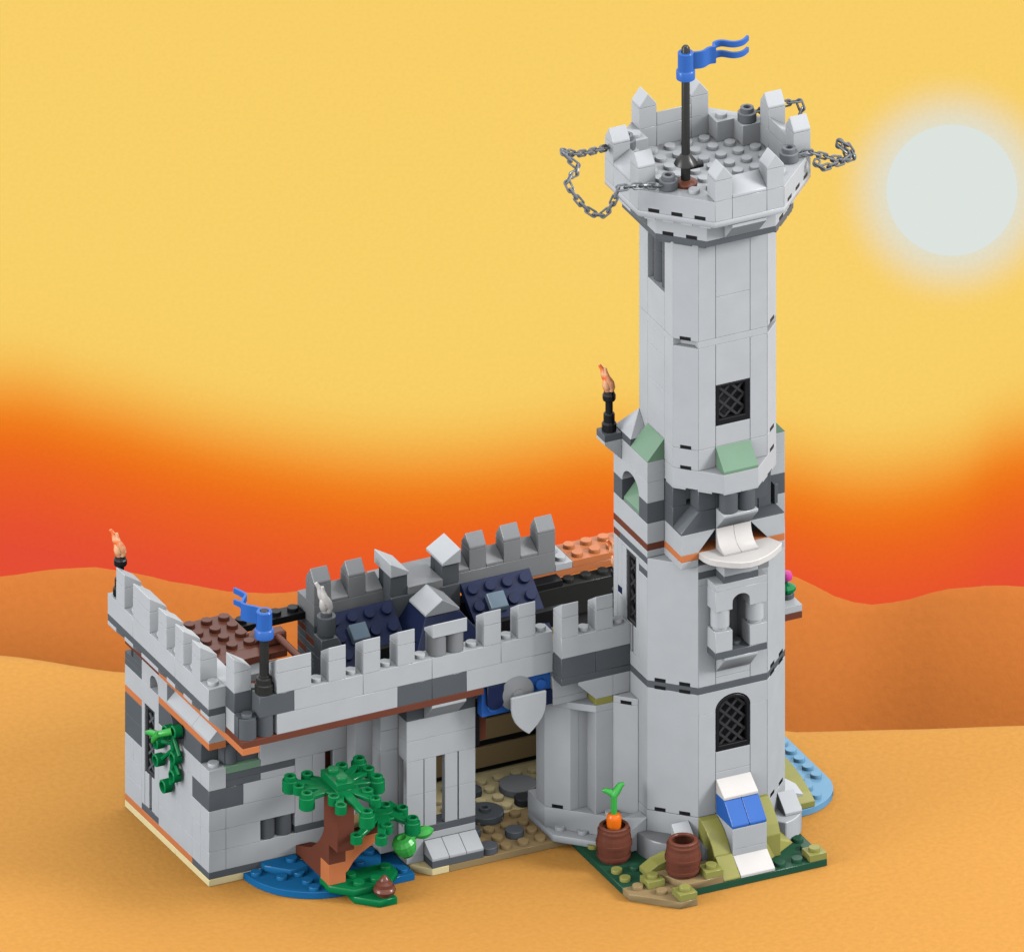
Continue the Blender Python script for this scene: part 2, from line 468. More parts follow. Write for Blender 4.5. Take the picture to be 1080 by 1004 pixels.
# shield + dish
a = MB()
a.lathe([(.95, 0), (.98, .06), (.4, .2), (.3, .22), (.3, .3), (.15, .32), (.0001, .32)], (15.9, -3.95, 9.65), MG, 32, MY)
single('round_boss', a, 'dark grey round dish on the blue panel above the gate', 'dish', (15.9, -3.9, 9.65))
sx, sz = 16.33, 9.72
pts = [(sx-1.01, sz), (sx-1.0, sz-.75)]+[(sx-.93, sz-1.15), (sx-.78, sz-1.52), (sx-.52, sz-1.86), (sx-.25, sz-2.12), (sx, sz-2.32)]
pts += [(2*sx-x, z) for x, z in pts[::-1][1:]]
a = MB(); a.prism(pts, 'y', -4.6, -4.42, LG, .03)
single('shield', a, 'plain light grey shield hanging above the open gateway', 'shield', (sx, -4.5, sz))
# ================================================================== hall behind the wall
H = thing('great_hall', 'hall with studded dark blue roofs and a grey rear parapet', 'hall', (17, 5, 0))
a = MB()
a.box(10, 24, 8, 9, 9.2, 10.4, MG); a.box(10, 14, 9, 10, 9.2, 10.4, MG); a.box(18, 24, 9, 10, 9.2, 10.4, MG); a.box(14, 18, 9, 10, 9.2, 10.6, MG)
a.box(14, 18, 7, 8, 8.6, 10.4, DG); a.box(15, 17, 7, 9, 10.4, 10.85, MG)
a.box(24, 25, 8, 10, 9.2, 9.6, LG); a.studs(24, 25, 8, 10, 9.6, LG)
part('rear_parapet', a, H)
a = MB(); a.box(11.1, 24, 7.1, 7.9, 4.6, 9.15, BK); part('rear_wall', a, H)
for x in (10, 12, 19, 21, 23): merlon(H, x, x+1, 8, 9, 10.4, 'gx', MG, MG)
for x in (11, 13, 18, 20, 22):
    a = MB(); a.cheese(x, x+1, 8, 9, 10.4, '-y', MG, h=.7); part('coping', a, H)
for x, d in ((14, '+x'), (17, '-x')):
    a = MB(); a.box(x, x+1, 7.15, 8, 10.4, 11.6, DG); a.cyl((x+.5, 8.5, 10.4), .45, 1.2, DG)
    o = part('dormer_pier', a, H)
    a = MB(); a.cheese(x-.04, x+1.04, 7, 9, 11.6, d, LG); part('coping', a, o)
def roofpanel(x0, x1, skip, sky):
    an = R(41)
    M = Matrix.Translation((x0, 7.0, 10.38)) @ Matrix.Rotation(an, 4, 'X')
    a = MB(); L = 6
    a.box(0, x1-x0, -L, 0, -.4, 0, NVY, M=M)
    for i in range(int(x1-x0)):
        for j in range(L):
            if (i, j) != sky: a.stud(i+.5, -j-.5, 0, NVY, M)
    for q in range(0): pass
    # studs were placed through a rotated matrix about their own point: rebuild positions
    a = MB(); a.box(0, x1-x0, -L, 0, -.4, 0, NVY, M=M)
    for i in range(int(x1-x0)):
        for j in range(L):
            if (i, j) == sky: continue
            p = M @ Vector((i+.5, -j-.5, 0)); a.stud(p.x, p.y, p.z, NVY, Matrix.Rotation(an, 4, 'X'))
    o = part('roof_panel', a, H)
    b = MB(); b.prism([(-sky[1]-1.0, .0), (-sky[1], .0), (-sky[1], .42), (-sky[1]-.9, .42), (-sky[1]-1.0, .15)], 'x', sky[0]-.0, sky[0]+1.0, SBL, .03, .01, M)
    part('skylight', b, o)
roofpanel(10, 14, None, (1, 1)); roofpanel(18, 22, None, (1, 1))
a = MB()                                   # dormer roof
a.gable(15, 17, 5, 7, 10.0, 'y', LG, h=.82); a.box(15.1, 16.9, 5.15, 7, 9.6, 10, NVY)
part('dormer_cap', a, H)
a = MB()
def hull(m, P):
    bm = bmesh.new()
    for p in P: bm.verts.new(p)
    bmesh.ops.convex_hull(bm, input=bm.verts[:])
    bmesh.ops.dissolve_limit(bm, angle_limit=R(1), verts=bm.verts[:], edges=bm.edges[:])
    return bm
bm = hull(NVY, [(15, 5, 9.98), (17, 5, 9.98), (15, 8, 9.98), (17, 8, 9.98), (14.02, 4, 8.6), (17.98, 4, 8.6), (14.02, 8, 8.6), (17.98, 8, 8.6), (14.02, 4, 8.2), (17.98, 4, 8.2), (14.02, 8, 8.2), (17.98, 8, 8.2)])
a._bm(bm, NVY, .03)
part('dormer_roof', a, H)
a = MB()                                   # side wall at the left of the hall
z = 9.2; k = 0
a.box(10, 10.98, 8, 10, 8.8, 9.2, DG)
for r_, (z0, z1) in enumerate(((8.0, 8.8), (7.2, 8.0), (6.8, 7.2))):
    cuts = [(8, 9), (9, 10)]
    for c, (p, q) in enumerate(cuts):
        a.box(10, 10.98, p, q, z0, (z0+z1)/2, RB if (r_+c) % 2 == 0 and r_ < 2 else DG)
        a.box(10, 10.98, p, q, (z0+z1)/2, z1, DG if (r_+c) % 2 == 0 or r_ == 2 else RB if r_ == 0 else DG)
a.box(10, 10.98, 8, 8.6, .4, 6.8, DG); a.box(10, 10.98, 9.75, 10, .4, 6.8, DG); a.box(10.5, 10.98, 8.6, 9.75, .4, 6.8, BK)
a.box(10, 10.4, 1.0, 7.9, .4, 5, RB); a.box(9.9, 10.3, 5.7, 6.1, .4, 9.3, RB)
part('side_wall', a, H)
a = MB()                                   # chimney
a.box(9, 10, 5, 6, .4, 8.8, DG)
a.prism([(9.0, 8.8), (10.3, 8.8), (10.3, 9.3), (9.95, 10), (9.0, 10)], 'y', 5.05, 6.0, DG, .03)
a.lathe([(.36, 0), (.36, .12), (.48, .14), (.5, .18), (.5, 1.17), (.47, 1.2), (.3, 1.2), (.3, 1.38), (.27, 1.4), (.001, 1.4)], (9.5, 5.5, 10), DG, 28)
part('chimney', a, H)
a = MB()                                   # back room wall seen through the gate
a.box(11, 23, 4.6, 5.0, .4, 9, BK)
for z0, z1 in ((.75, 1.95), (2.35, 3.55), (3.95, 5.15), (5.55, 6.75), (7.1, 8)): a.box(14.9, 23, 4.4, 4.6, z0, z1, DTN)
a.box(14.4, 15.2, 4.2, 4.6, 2.0, 8.5, RB)
part('back_wall', a, H)
a = MB()
a.box(22.2, 28, 7, 8, 7.0, 8.8, CH); a.studs(23, 28, 7, 8, 8.8, CH)
a.box(22, 28, 7.6, 8, 4.6, 7.0, VD); a.box(22, 22.4, 2, 7.5, .4, 7.2, VD)
part('black_wall', a, H)
# white plume on the chimney
def flame(c, m, sc=1.0):
    a = MB()
    cx, cy, cz = c
    P = [(0, 0, 0), (-.02, 0, .45), (-.12, 0, .95), (-.3, 0, 1.45), (-.42, 0, 1.95), (-.62, 0, 2.35)]
    w = RV
    def pt(p): return Vector((cx, cy, cz))+(w*p[0]+Vector((0, 0, 1))*p[2]+HV*p[1])*sc
    def curve(P, n):
        out = []
        for i in range(len(P)-1):
            for t in range(n):
                f = t/n; out.append(tuple(P[i][k]*(1-f)+P[i+1][k]*f for k in range(3)))
        out.append(P[-1]); return out
    # three twisting tongues of different heights
    for (ox, oy, h, tx) in ((.0, .08, 1.0, -1.25), (.2, -.06, .9, -.8), (-.14, -.1, .62, -1.1)):
        Q = [(ox*.6+p[0]*h*(-tx)+ox*math.sin(i*1.3)*.5, oy+p[1]+.06*math.sin(i*1.7), p[2]*h) for i, p in enumerate(P)]
        Q = curve(Q, 3); n = len(Q)
        tp = [sc*(.2+.13*math.sin(math.pi*min(1, i/n*1.3)))*(1-.35*(i/(n-1))**4) for i in range(n)]
        a.tube([pt(q) for q in Q], .2, m, 10, taper=tp)
    return a
a = flame((9.5, 5.5, 11.35), WHT, .72)
single('smoke_plume', a, 'white curled plume on the round grey chimney', 'plume', (9.5, 5.5, 11.35))

# ================================================================== plank bridge
a = MB()
a.box(25, 29.6, 8, 10, 9.2, 9.6, NG); a.studs(25, 29, 8, 10, 9.6, NG)
a.box(22, 29.6, 8.02, 10, 8.8, 9.2, NG)
single('plank_bridge', a, 'orange brown studded plank running from the rear parapet to the tower', 'plank', (27, 9, 9))

# ================================================================== buttressed wall beside the tower
B = thing('buttress_wall', 'fluted grey buttresses with a short battlement between gate and tower', 'wall', (20, -4, 0))
a = MB()
a.prism([(18, -4), (20, -6), (21.985, -6), (21.985, -1), (18, -1)], 'z', .4, .8, LG)
for x, y in ((18.6, -3.6), (19.5, -4.5)): a.stud(x, y, .8, LG)
a.prism([(18, -3), (20, -5), (21.2, -6.2), (21.985, -6.2), (21.985, -1), (18, -1)], 'z', .8, 2, LG)
a.stud(20.7, -5.3, 2, LG)
part('plinth', a, B)
a = MB()
a.prism([(18, -2), (18, -3), (19, -4), (19.5, -4), (19.5, -2)], 'z', 2, 8, LG)
a.prism([(19.5, -3.99), (20.3, -3.99), (20.3, -2), (19.5, -2)], 'z', 2, 8, LG)
notch_shade(a, 18.5, -3.51, 2.12, R(-45))
part('buttress', a, B)
a = MB()
a.prism([(20, -4), (20, -5), (21, -5), (21, -4)], 'z', 2, 8, LG); a.prism([(21, -5), (21.985, -5.985), (21.985, -4), (21, -4)], 'z', 2, 8.4, LG)
a.prism([(20, -3), (20, -4), (21, -4), (22, -3)], 'z', 2, 8, LG)
part('buttress', a, B)
a = MB()
a.prism([(18, -3), (18.9, -4), (20, -5.0), (21, -5), (21, -3)], 'z', 8, 8.4, LG)
a.box(18, 20, -4, -3, 8.4, 8.8, LG); a.box(18, 20, -4, -3, 8.8, 10, LG)
a.box(20, 21, -5, -4, 8.4, 8.8, OLV)
a.prism([(20.02, 8.8), (21, 8.8), (21, 10), (19, 10), (19, 9.84)], 'y', -5, -4, LG)
a.prism([(21, -5), (21.985, -5.985), (21.985, -5)], 'z', 8.4, 8.8, LG)
notch_shade(a, 21.5, -5.51, 8.5, R(-45)); a.box(21, 21.985, -5, -4, 8.8, 10, LG)
part('cornice', a, B)
a = MB()
a.box(18, 20, -5, -4, 10.4, 11.6, DG); a.box(20, 22, -5, -4, 10.4, 11.6, DG); a.box(18, 22, -5, -4, 10, 10.4, DG)
a.box(18, 22, -5, -4, 11.6, 12.8, LG); a.studs(19, 20, -5, -4, 12.8, LG); a.studs(21, 22, -5, -4, 12.8, LG)
a.box(18.4, 22, -4, -2, 10, 11, MG)
part('parapet', a, B)
for x in (18, 20): merlon(B, x, x+1, -5, -4, 12.8, '+y', LG, LG)
# ================================================================== tall tower
T = thing('castle_tower', 'tall octagonal grey tower with a flaring battlement crown', 'tower', (26, -5, 0))
def shaft(a, x0, x1, y0, y1, c, z0, z1, fronts, m=LG, lefts=None):
    """octagon built from corner blocks and face bricks"""
    cx = (x0+x1)/2
    a.prism([(x0, y0+c), (x0+c, y0), (x0+c, y0+1), (x0+1, y0+c)], 'z', z0, z1, m, .02)
    a.prism([(x1, y0+c), (x1-c, y0), (x1-c, y0+1), (x1-1, y0+c)][::-1], 'z', z0, z1, m, .02)
    for (p, q, za, zb) in fronts: a.box(p, q, y0, y0+1, za, zb, m, .02)
    for (p, q, za, zb) in (lefts or [(y0+c, y1-c, z0, z1)]): a.box(x0, x0+1, p, q, za, zb, m, .02)
    a.box(x1-1, x1, y0+c, y1-c, z0, z1, m, .02)
    a.prism([(x0, y1-c), (x0+1, y1-c), (x0+c, y1-1), (x1-c, y1-1), (x1-1, y1-c), (x1, y1-c), (x1-c, y1), (x0+c, y1)], 'z', z0, z1, m, .02)
    return a
def chnotch_shade(a, x0, x1, y0, c, zs, fr):
    for f in fr:
        for z in zs:
            notch_shade(a, x0+c*(1-f), y0+c*f-.006, z, R(-45)); notch_shade(a, x1-c*(1-f), y0+c*f-.006, z, R(45))
a = MB()                                   # base course
a.prism(octo(22, 30, -9, -1, 2), 'z', .4, 2.78, LG)
a.box(24, 28, -9.0, -8, 2.8, 2.81, LG) if 0 else None
chnotch_shade(a, 22, 30, -9, 2, (2.92,), (.27, .75))
part('base_course', a, T)
a = MB()
shaft(a, 22, 30, -9, -1, 2, 2.8, 10, [(24, 25, 2.8, 8.8), (27, 28, 2.8, 8.8), (25, 27, 2.8, 5.2), (25, 27, 5.2, 6.4)])
pa = [(24, 8.8), (24.98, 8.8)] + arc(26, 8.8, 1.02, .86, 180, 0, 18) + [(27.02, 8.8), (28, 8.8), (28, 10), (24, 10)]
a.prism(pa, 'y', -9, -8, LG, .015)
a.prism(octo(22.9, 29.1, -8.1, -1.9, 1.6), 'z', 2.8, 10, VD, 0)  # dark inner core, added to block light through the brick gaps
part('lower_shaft', a, T)
def win(outer, inner, axis, a0, step, bw, depth, clip, box):
    a = MB(); a.ring(outer, inner, axis, a0, a0+depth, BK, .02)
    o = part('lattice_window', a, T)
    b = MB(); b.lattice(axis, a0+.16, a0+.24, *box, step, bw*1.35, VD, clip)
    part('lattice', b, o); return o
wo = [(25.02, 6.42), (25.02, 8.72)] + arc(26, 8.75, .98, .83, 180, 0, 18)[1:-1] + [(26.98, 8.72), (26.98, 6.42)]
wi = [(25.2, 6.72), (25.2, 8.72)] + arc(26, 8.75, .8, .66, 180, 0, 18)[1:-1] + [(26.8, 8.72), (26.8, 6.72)]
win(wo, wi, 'y', -9, .72, .1, .5, lambda u, w: w < 8.75+.7*math.sqrt(max(0, 1-((u-26)/.82)**2)), (25.18, 26.82, 6.7, 9.45))
a = MB()
a.prism(octo(22, 30, -9, -1, 2), 'z', 10, 10.4, DG)
chnotch_shade(a, 22, 30, -9, 2, (10.09, 10.53), (.27, .75))
part('string_course', a, T)
# middle shaft with niche
a = MB()
shaft(a, 22, 30, -9, -1, 2, 10.4, 17.6, [(24, 25, 10.4, 16.4), (27, 28, 10.4, 16.4), (25, 27, 10.4, 10.8), (25, 27, 10.8, 11.2), (25, 27, 11.2, 12.4)],
      lefts=[(-7, -6, 10.4, 16.4), (-7, -6, 16.8, 17.2), (-4, -3.5, 10.4, 14), (-4, -3.5, 14.4, 17.2), (-3.5, -3, 10.4, 17.2), (-6, -4, 17.0, 17.2), (-6, -4, 10.4, 11.2)])
a.box(22, 23, -7, -6, 16.4, 16.8, DG); a.box(22, 23, -4, -3.5, 14, 14.4, NVY)
a.box(24, 28, -9, -8, 16.4, 16.8, LG); a.box(24, 28, -9, -8, 16.8, 17.2, DG); a.box(24, 28, -9, -8, 17.2, 17.6, LG)
a.box(25, 27, -8.05, -8, 12.4, 16.4, MG)
a.box(25, 25.3, -9, -8, 12.4, 16.4, LG); a.box(26.7, 27, -9, -8, 12.4, 16.4, LG)
a.prism(octo(22.9, 29.1, -7.95, -1.9, 1.6), 'z', 10.4, 17.6, DG, 0)  # inner core added to stop light leaking through the seams
part('middle_shaft', a, T)
a = MB()                                   # slit window on the left face
a.box(22, 22.6, -6, -5.68, 11.2, 17.0, LG); a.box(22, 22.6, -4.5, -4, 11.2, 17.0, LG)
a.box(22.02, 22.6, -5.68, -5.3, 11.2, 12.8, LG); a.box(22.02, 22.6, -5.05, -4.5, 11.2, 12.8, LG); a.box(22.2, 22.6, -5.3, -5.05, 11.2, 12.8, VD)
o = part('lattice_window', a, T)
a = MB()
a.ring([(-5.68, 12.8), (-4.5, 12.8), (-4.5, 16.9), (-5.68, 16.9)], [(-5.45, 13), (-4.75, 13), (-4.75, 16.7), (-5.45, 16.7)], 'x', 22.06, 22.4, VD)
a.lattice('x', 22.12, 22.2, -5.45, -4.75, 13, 16.7, .9, .13, VD); a.box(22.5, 22.55, -5.68, -4.5, 12.8, 16.9, BK)
part('lattice', a, o)
# oriel niche
a = MB()
a.box(24.5, 27.5, -10, -9, 12.4, 12.8, DG); a.inv(25, 27, -9.98, -9, 11.2, '-y', LG, base=.05)
a.stud(26, -9.3, 12.8, DG)
for x in (24.5, 26.5): a.box(x, x+1, -10, -9, 12.8, 14, LG)
pa = [(24.5, 15.2), (25.5, 15.2), (25.5, 15.6)] + arc(26, 15.6, .5, .42, 180, 0, 12)[1:-1] + [(26.5, 15.6), (26.5, 15.2), (27.5, 15.2), (27.5, 16.4), (24.5, 16.4)]
a.prism(pa, 'y', -10, -9, LG)
a.box(24.5, 27.5, -10, -9, 16.4, 16.8, LG); a.box(25, 27, -10, -9, 16.8, 17.2, DG); a.box(25, 27, -10, -9, 17.2, 18.0, LG)
a.box(27, 27.6, -10, -9, 17.2, 17.6, MG)
o = part('niche', a, T)
for x in (25, 27):
    a = MB(); a.lathe([(.4, 0), (.4, .16), (.5, .2), (.5, 1.2)], (x, -9.5, 14), LG, 28); part('column', a, o)
# jettied storey
def cross(z0, z1, m, b=.024):
    return [(22, -7), (23, -7), (23, -9), (29, -9), (29, -7), (30, -7), (30, -3), (29, -3), (29, -1), (23, -1), (23, -3), (22, -3)]
a = MB()
a.prism([(22, -7), (23, -7), (23, -9), (24, -9), (24, -7), (28, -7), (28, -9), (29, -9), (29, -7), (30, -7), (30, -3), (29, -3), (29, -1), (23, -1), (23, -3), (22, -3)], 'z', 17.6, 18, LG)
a.box(22, 22.6, -7, -3.7, 17.2, 17.6, DG); a.box(22, 22.6, -3.7, -3, 17.2, 17.6, RB)
a.prism([(23, -9), (29, -9), (29, -7), (30, -7), (30, -3), (29, -3), (29, -1), (23, -1)], 'z', 18, 18.4, NG)
a.prism([(22, -7), (23, -7), (23, -3), (22, -3)], 'z', 18, 18.4, RB)
part('jetty_band', a, T)
a = MB()
a.box(22, 23, -7, -3, 18.4, 19.6, LG); a.box(29, 30, -7, -3, 18.4, 19.6, LG)
a.prism([(23, 18.4), (24, 18.4), (25, 19.58), (23, 19.58)], 'y', -9, -8, LG); a.prism([(29, 18.4), (28, 18.4), (27, 19.58), (29, 19.58)], 'y', -9, -8, LG)
a.box(23, 24, -8, -7, 18.4, 19.6, LG); a.box(28, 29, -8, -7, 18.4, 19.6, LG)
a.box(27, 29, -9, -7, 19.6, 19.66, DG, .01); a.box(23, 29, -7, -1.2, 18.4, 20.8, DG)
a.box(24, 28, -8, -7, 18.4, 20.8, DG)
part('jetty_wall', a, T)
a = MB()
a.prism([(23, 19.6), (25, 19.6), (25, 20.78), (24, 20.78), (23, 19.72)], 'y', -9, -8, DG); a.box(23, 24, -8, -7, 19.6, 20.8, DG)
a.box(23, 23.8, -8, -7, 20.8, 22, DG); a.box(24, 25, -9, -8, 20.8, 22, DG); a.box(23.9, 24.4, -7.5, -7, 20.8, 22, LG)
a.box(27.9, 28.7, -8, -7, 19.66, 22, DG); a.box(27, 28, -9, -8, 20.8, 22, DG); a.box(28.9, 29.1, -8, -7, 19.66, 20.8, DG)
a.box(24.5, 27.5, -8, -7.2, 20.8, 22, VD); a.box(23.5, 28.5, -7, -3, 20.8, 22, VD)
for x in (25.5, 26.5): a.cyl((x, -9.5, 20.8), .5, 1.2, DG)
a.box(25, 27, -9, -8, 19.6, 22, DG)
a.inv(25, 27, -10, -9, 19.6, '-y', LG, base=.03)
part('pier', a, T)
# white shell canopy
a = MB()
pl = [(24, -9), (24.06, -9.5), (24.2, -9.9), (24.45, -10.2), (25, -10.68), (25.5, -10.98), (26, -11.1), (26.5, -11.06), (27.1, -10.86), (27.7, -10.52), (28.3, -10.05), (28.42, -9.85), (28.05, -9)]
a.prism(pl, 'z', 18.02, 18.42, WHT, .04)
cv = [(-9.0, 18.42), (-9.0, 19.62)] + [(-10.0+.9*math.cos(R(t)), 19.62-1.06*math.sin(R(t))) for t in range(0, 91, 6)] + [(-10, 18.42)]
for x in (25, 26): a.prism(cv, 'x', x, x+1, WHT, .012)
part('canopy', a, T)
# side arms: arches, roofs, torch bracket
for x0, sgn in ((22, -1), (29, 1)):
    a = MB(); lo = '-x' if sgn < 0 else '+x'
    a.box(x0, x0+1, -7, -6, 19.6, 20.8, DG); a.box(x0, x0+1, -4, -3, 19.6, 20.8, DG)
    pa = [(-7, 20.8), (-6, 20.8)] + arc(-5, 20.8, 1, .85, 180, 0, 16)[1:-1] + [(-4, 20.8), (-3, 20.8), (-3, 22), (-7, 22)]
    a.prism(pa, 'x', x0, x0+1, LG, .015)
    a.slope(x0+.1, x0+1, -6, -4, 19.6, lo, SGN); a.box(x0+.9, x0+1.1, -6, -4, 19.6, 22, VD)
    a.box(x0, x0+1, -7, -3, 22, 23.2, LG)
    o = part('side_gallery', a, T)
    b = MB(); b.slope(x0, x0+1, -7, -5, 23.2, lo, SGN, lip=.03); part('roof_slope', b, o)
    b = MB(); b.box(x0, x0+1, -5, -3, 23.2, 23.6, DG)
    P = [(x0 if sgn < 0 else x0+1, -5, 23.62), (x0 if sgn < 0 else x0+1, -3.1, 23.62), (x0+1 if sgn < 0 else x0, -3.1, 23.62), (x0+1 if sgn < 0 else x0, -5, 23.62), (x0+1 if sgn < 0 else x0, -4, 24.8)]
    b._bm(hull(LG, P), LG, .02); part('roof_slope', b, o)
a = MB()
a.inv(21, 22, -4, -3, 22, '-x', LG); a.box(21, 22, -4, -3, 23.2, 23.6, DG)
part('torch_bracket', a, T)
a = MB(); a.box(23.5, 24.5, -.99, 1.2, 10.3, 10.7, DG); part('torch_bracket', a, T)
# ring under the upper shaft
a = MB()
rg = [(23, -7), (23, -8), (25, -10), (27, -10), (29, -8), (29, -7)]
a.prism(rg, 'z', 22.08, 23.2, LG)
a.prism([(23, -7.2), (23, -7.98), (23.4, -8.4), (24.2, -8.2), (24.2, -7)], 'z', 22, 22.1, LG, 0)
for (x, y, l) in ((23.25, -8.25, .5), (24.25, -9.25, .55), (28.75, -8.25, .5), (27.75, -9.25, .55)):
    obox(a, (x+(.06 if x < 26 else -.06), y+.06, 22.04), (l*.7, .08, .05), R(-45 if x < 26 else 45), LG)
a.box(25, 26, -10, -9, 22, 23.19, LG); a.box(26, 27, -10, -9, 22, 23.19, LG)
part('collar', a, T)
a = MB(); a.slope(25, 27, -10, -9, 23.2, '-y', SGN); part('roof_slope', a, T)
# upper shaft
a = MB()
shaft(a, 23, 29, -9, -3, 1, 23.2, 24.4, [(24, 25, 23.2, 24.4), (27, 28, 23.2, 24.4), (25, 27, 23.2, 24.4)])
shaft(a, 23, 29, -9, -3, 1, 24.4, 30.4, [(24, 25, 24.4, 30.4), (27, 28, 24.4, 30.4), (25, 27, 24.4, 25.6), (25, 27, 28, 30.4)],
      lefts=[(-8, -7, 24.4, 30.4), (-7, -5, 24.4, 27.2), (-7, -5, 27.2, 29.2), (-7, -5, 29.2, 30.4), (-5, -4, 24.4, 30.4)])
shaft(a, 23, 29, -9, -3, 1, 30.8, 36.8, [(24, 25, 30.8, 36.8), (27, 28, 30.8, 36.8), (25, 27, 30.8, 33.2), (25, 27, 33.2, 36.8)],
      lefts=[(-8, -7, 30.8, 36.8), (-7, -5, 30.8, 33), (-5, -4, 30.8, 36.8)])
a.prism([(23, -4), (23, -8), (23.45, -8), (24, -8.55), (24, -9), (28, -9), (28, -8.55), (28.55, -8), (29, -8), (29, -4), (28, -3), (24, -3)], 'z', 30.4, 30.8, LG)
a.prism(octo(23.6, 28.4, -8.4, -3.6, 1), 'z', 22, 36.8, VD, 0)  # dark core added inside the shaft as a light block
chnotch_shade(a, 23, 29, -9, 1, (23.3, 24.5), (.5,)); chnotch_shade(a, 23, 29, -9, 1, (30.9,), (.52,))
a.box(23.55, 23.7, -7, -5, 33, 36.8, DG)
part('upper_shaft', a, T)
a = MB()
for y in (-6.5, -5.5):
    for z in (33, 34.8): a.cyl((23.62, y, z), .46, 1.8, DG, 20)
part('round_brick', a, T)
win([(25.02, 25.62), (26.98, 25.62), (26.98, 27.98), (25.02, 27.98)], [(25.2, 25.95), (26.72, 25.95), (26.72, 27.85), (25.2, 27.85)], 'y', -9, .76, .1, .5, None, (25.2, 26.72, 25.95, 27.85))
# crown
a = MB()
a.prism(octo(22, 30, -10, -2, 2), 'z', 36.85, 37.2, DG)
chx = [(22.35, -8.35), (23.05, -9.05), (23.8, -9.8)]
for i, (x, y) in enumerate(chx):
    l = (.3, .5, .2)[i]
    obox(a, (x+.08, y+.08, 36.83), (l, .1, .06), R(-45), DG); obox(a, (52-x-.08, y+.08, 36.83), (l, .1, .06), R(45), DG)
part('crown_band', a, T)
a = MB()
a.prism(octo(22, 30, -10, -2, 2), 'z', 37.2, 38.4, LG)
chnotch_shade(a, 22, 30, -10, 2, (37.32,), (.3, .76))
for p in range(1): pass
a.inv(25, 27, -10.98, -10, 37.2, '-y', LG); a.inv(21.02, 22, -7, -5, 37.2, '-x', LG); a.inv(30, 30.98, -7, -5, 37.2, '+x', LG)
part('crown_corbel', a, T)
a = MB()
a.prism(octo(21, 31, -11, -1, 3), 'z', 38.45, 38.8, LG)
for k in range(4):
    f = (.4+k*.72)/3
    for s in (0, 1):
        x = 24-3*f; y = -11+3*f
        obox(a, ((52-x if s else x)+(-.09 if s else .09), y+.09, 38.43), (.3, .1, .06), R(45 if s else -45), LG)
chnotch_shade(a, 21, 31, -11, 3, (38.93,), (.2, .5, .8))
a.studs(22, 30, -10, -2, 38.8, LG, skip=[(x+.5, y+.5) for x in range(22, 30) for y in range(-10, -2) if min(x-22, 29-x)+min(y+10, -3-y) <= 1])
part('crown_floor', a, T)
a = MB()
Z0, Z1 = 38.8, 40
# chamfer corner blocks with stepped inner edge (mirrored four ways)
for mx in (0, 1):
    for my in (0, 1):
        base = [(21, -8), (24, -11), (24, -9), (23, -9), (23, -8)]
        if (mx, my) == (0, 0): base = [(21, -8), (24, -11), (24, -8)]
        P = [(52-x if mx else x, -12-y if my else y) for x, y in base]
        a.prism(P, 'z', Z0, Z1, LG)
        for sx_, sy_ in ((23.5, -9.5),):
            a.stud(52-sx_ if mx else sx_, -12-sy_ if my else sy_, Z1, LG)
for y0, y1 in ((-11, -10), (-2, -1)):
    for p, q in ((24, 25), (25, 27), (27, 28)): a.box(p, q, y0, y1, Z0, Z1, LG)
for x0, x1 in ((21, 22), (30, 31)):
    for p, q in ((-8, -7), (-7, -5), (-5, -4)): a.box(x0, x1, p, q, Z0, Z1, LG)
a.cheese(25, 27, -11, -10, Z1, '-y', LG); a.cheese(25, 27, -2, -1, Z1, '+y', LG)
a.cheese(21, 22, -7, -5, Z1, '-x', LG); a.cheese(30, 31, -7, -5, Z1, '+x', LG)
part('crown_wall', a, T)
for x in (24, 27):
    merlon(T, x, x+1, -11, -10, 40, 'gy', LG, LG); merlon(T, x, x+1, -2, -1, 40, 'gy', LG, LG)
for y in (-8, -5):
    merlon(T, 21, 22, y, y+1, 40, 'gx', LG, LG); merlon(T, 30, 31, y, y+1, 40, 'gx', LG, LG)
# front buttress with blue slopes
a = MB()
a.cheese(25, 27, -12, -11, .4, '-y', WHT, h=.85)
o = part('buttress_step', a, T)
a = MB(); a.box(25, 27, -11, -9, .4, 1.6, LG); a.box(25, 27, -11, -9, 1.6, 2.8, LG); a.box(25, 27, -10, -9, 2.8, 4, LG) if 0 else None
part('buttress', a, T)
a = MB()
for x in (25, 26): a.slope(x, x+1, -11, -9, 2.8, '-y', BLU, top=.5)
part('blue_slope', a, T)
a = MB(); a.cheese(25, 27, -10, -9, 4.0, '-y', WHT, h=.82); part('white_slope', a, T)
# flower shelf
a = MB(); a.box(29.9, 31, -7, -5, 12.4, 12.8, LG); a.box(29.9, 31, -7, -5, 12, 12.4, RB)
part('shelf', a, T)
# ================================================================== small things
def torch(loc, label):
    t = thing('torch', label, 'torch', loc, 'torches with clear orange flames')
    x, y, z = loc
    a = MB()
    a.lathe([(.37, 0), (.39, .03), (.39, .42), (.32, .47), (.3, .52), (.3, .98), (.27, 1.02), (.2, 1.06), (.2, 1.72), (.32, 1.78), (.35, 1.85), (.35, 2.1), (.3, 2.17), (.27, 2.3), (.16, 2.32), (.16, 2.2), (.001, 2.2)], loc, BK, 12, smooth=False)
    part('handle', a, t); part('flame', flame((x, y, z+2.25), FLM, .66), t)
    return t
t0 = torch((21.5, -3.5, 23.6), 'black torch with clear orange flame on the tower bracket')
dup(t0, (-.5, 9.5, 12.8), 'black torch with clear orange flame behind the left keep battlement')
dup(t0, (24.0, .65, 10.7), 'torch almost hidden behind the tower above the plank bridge')

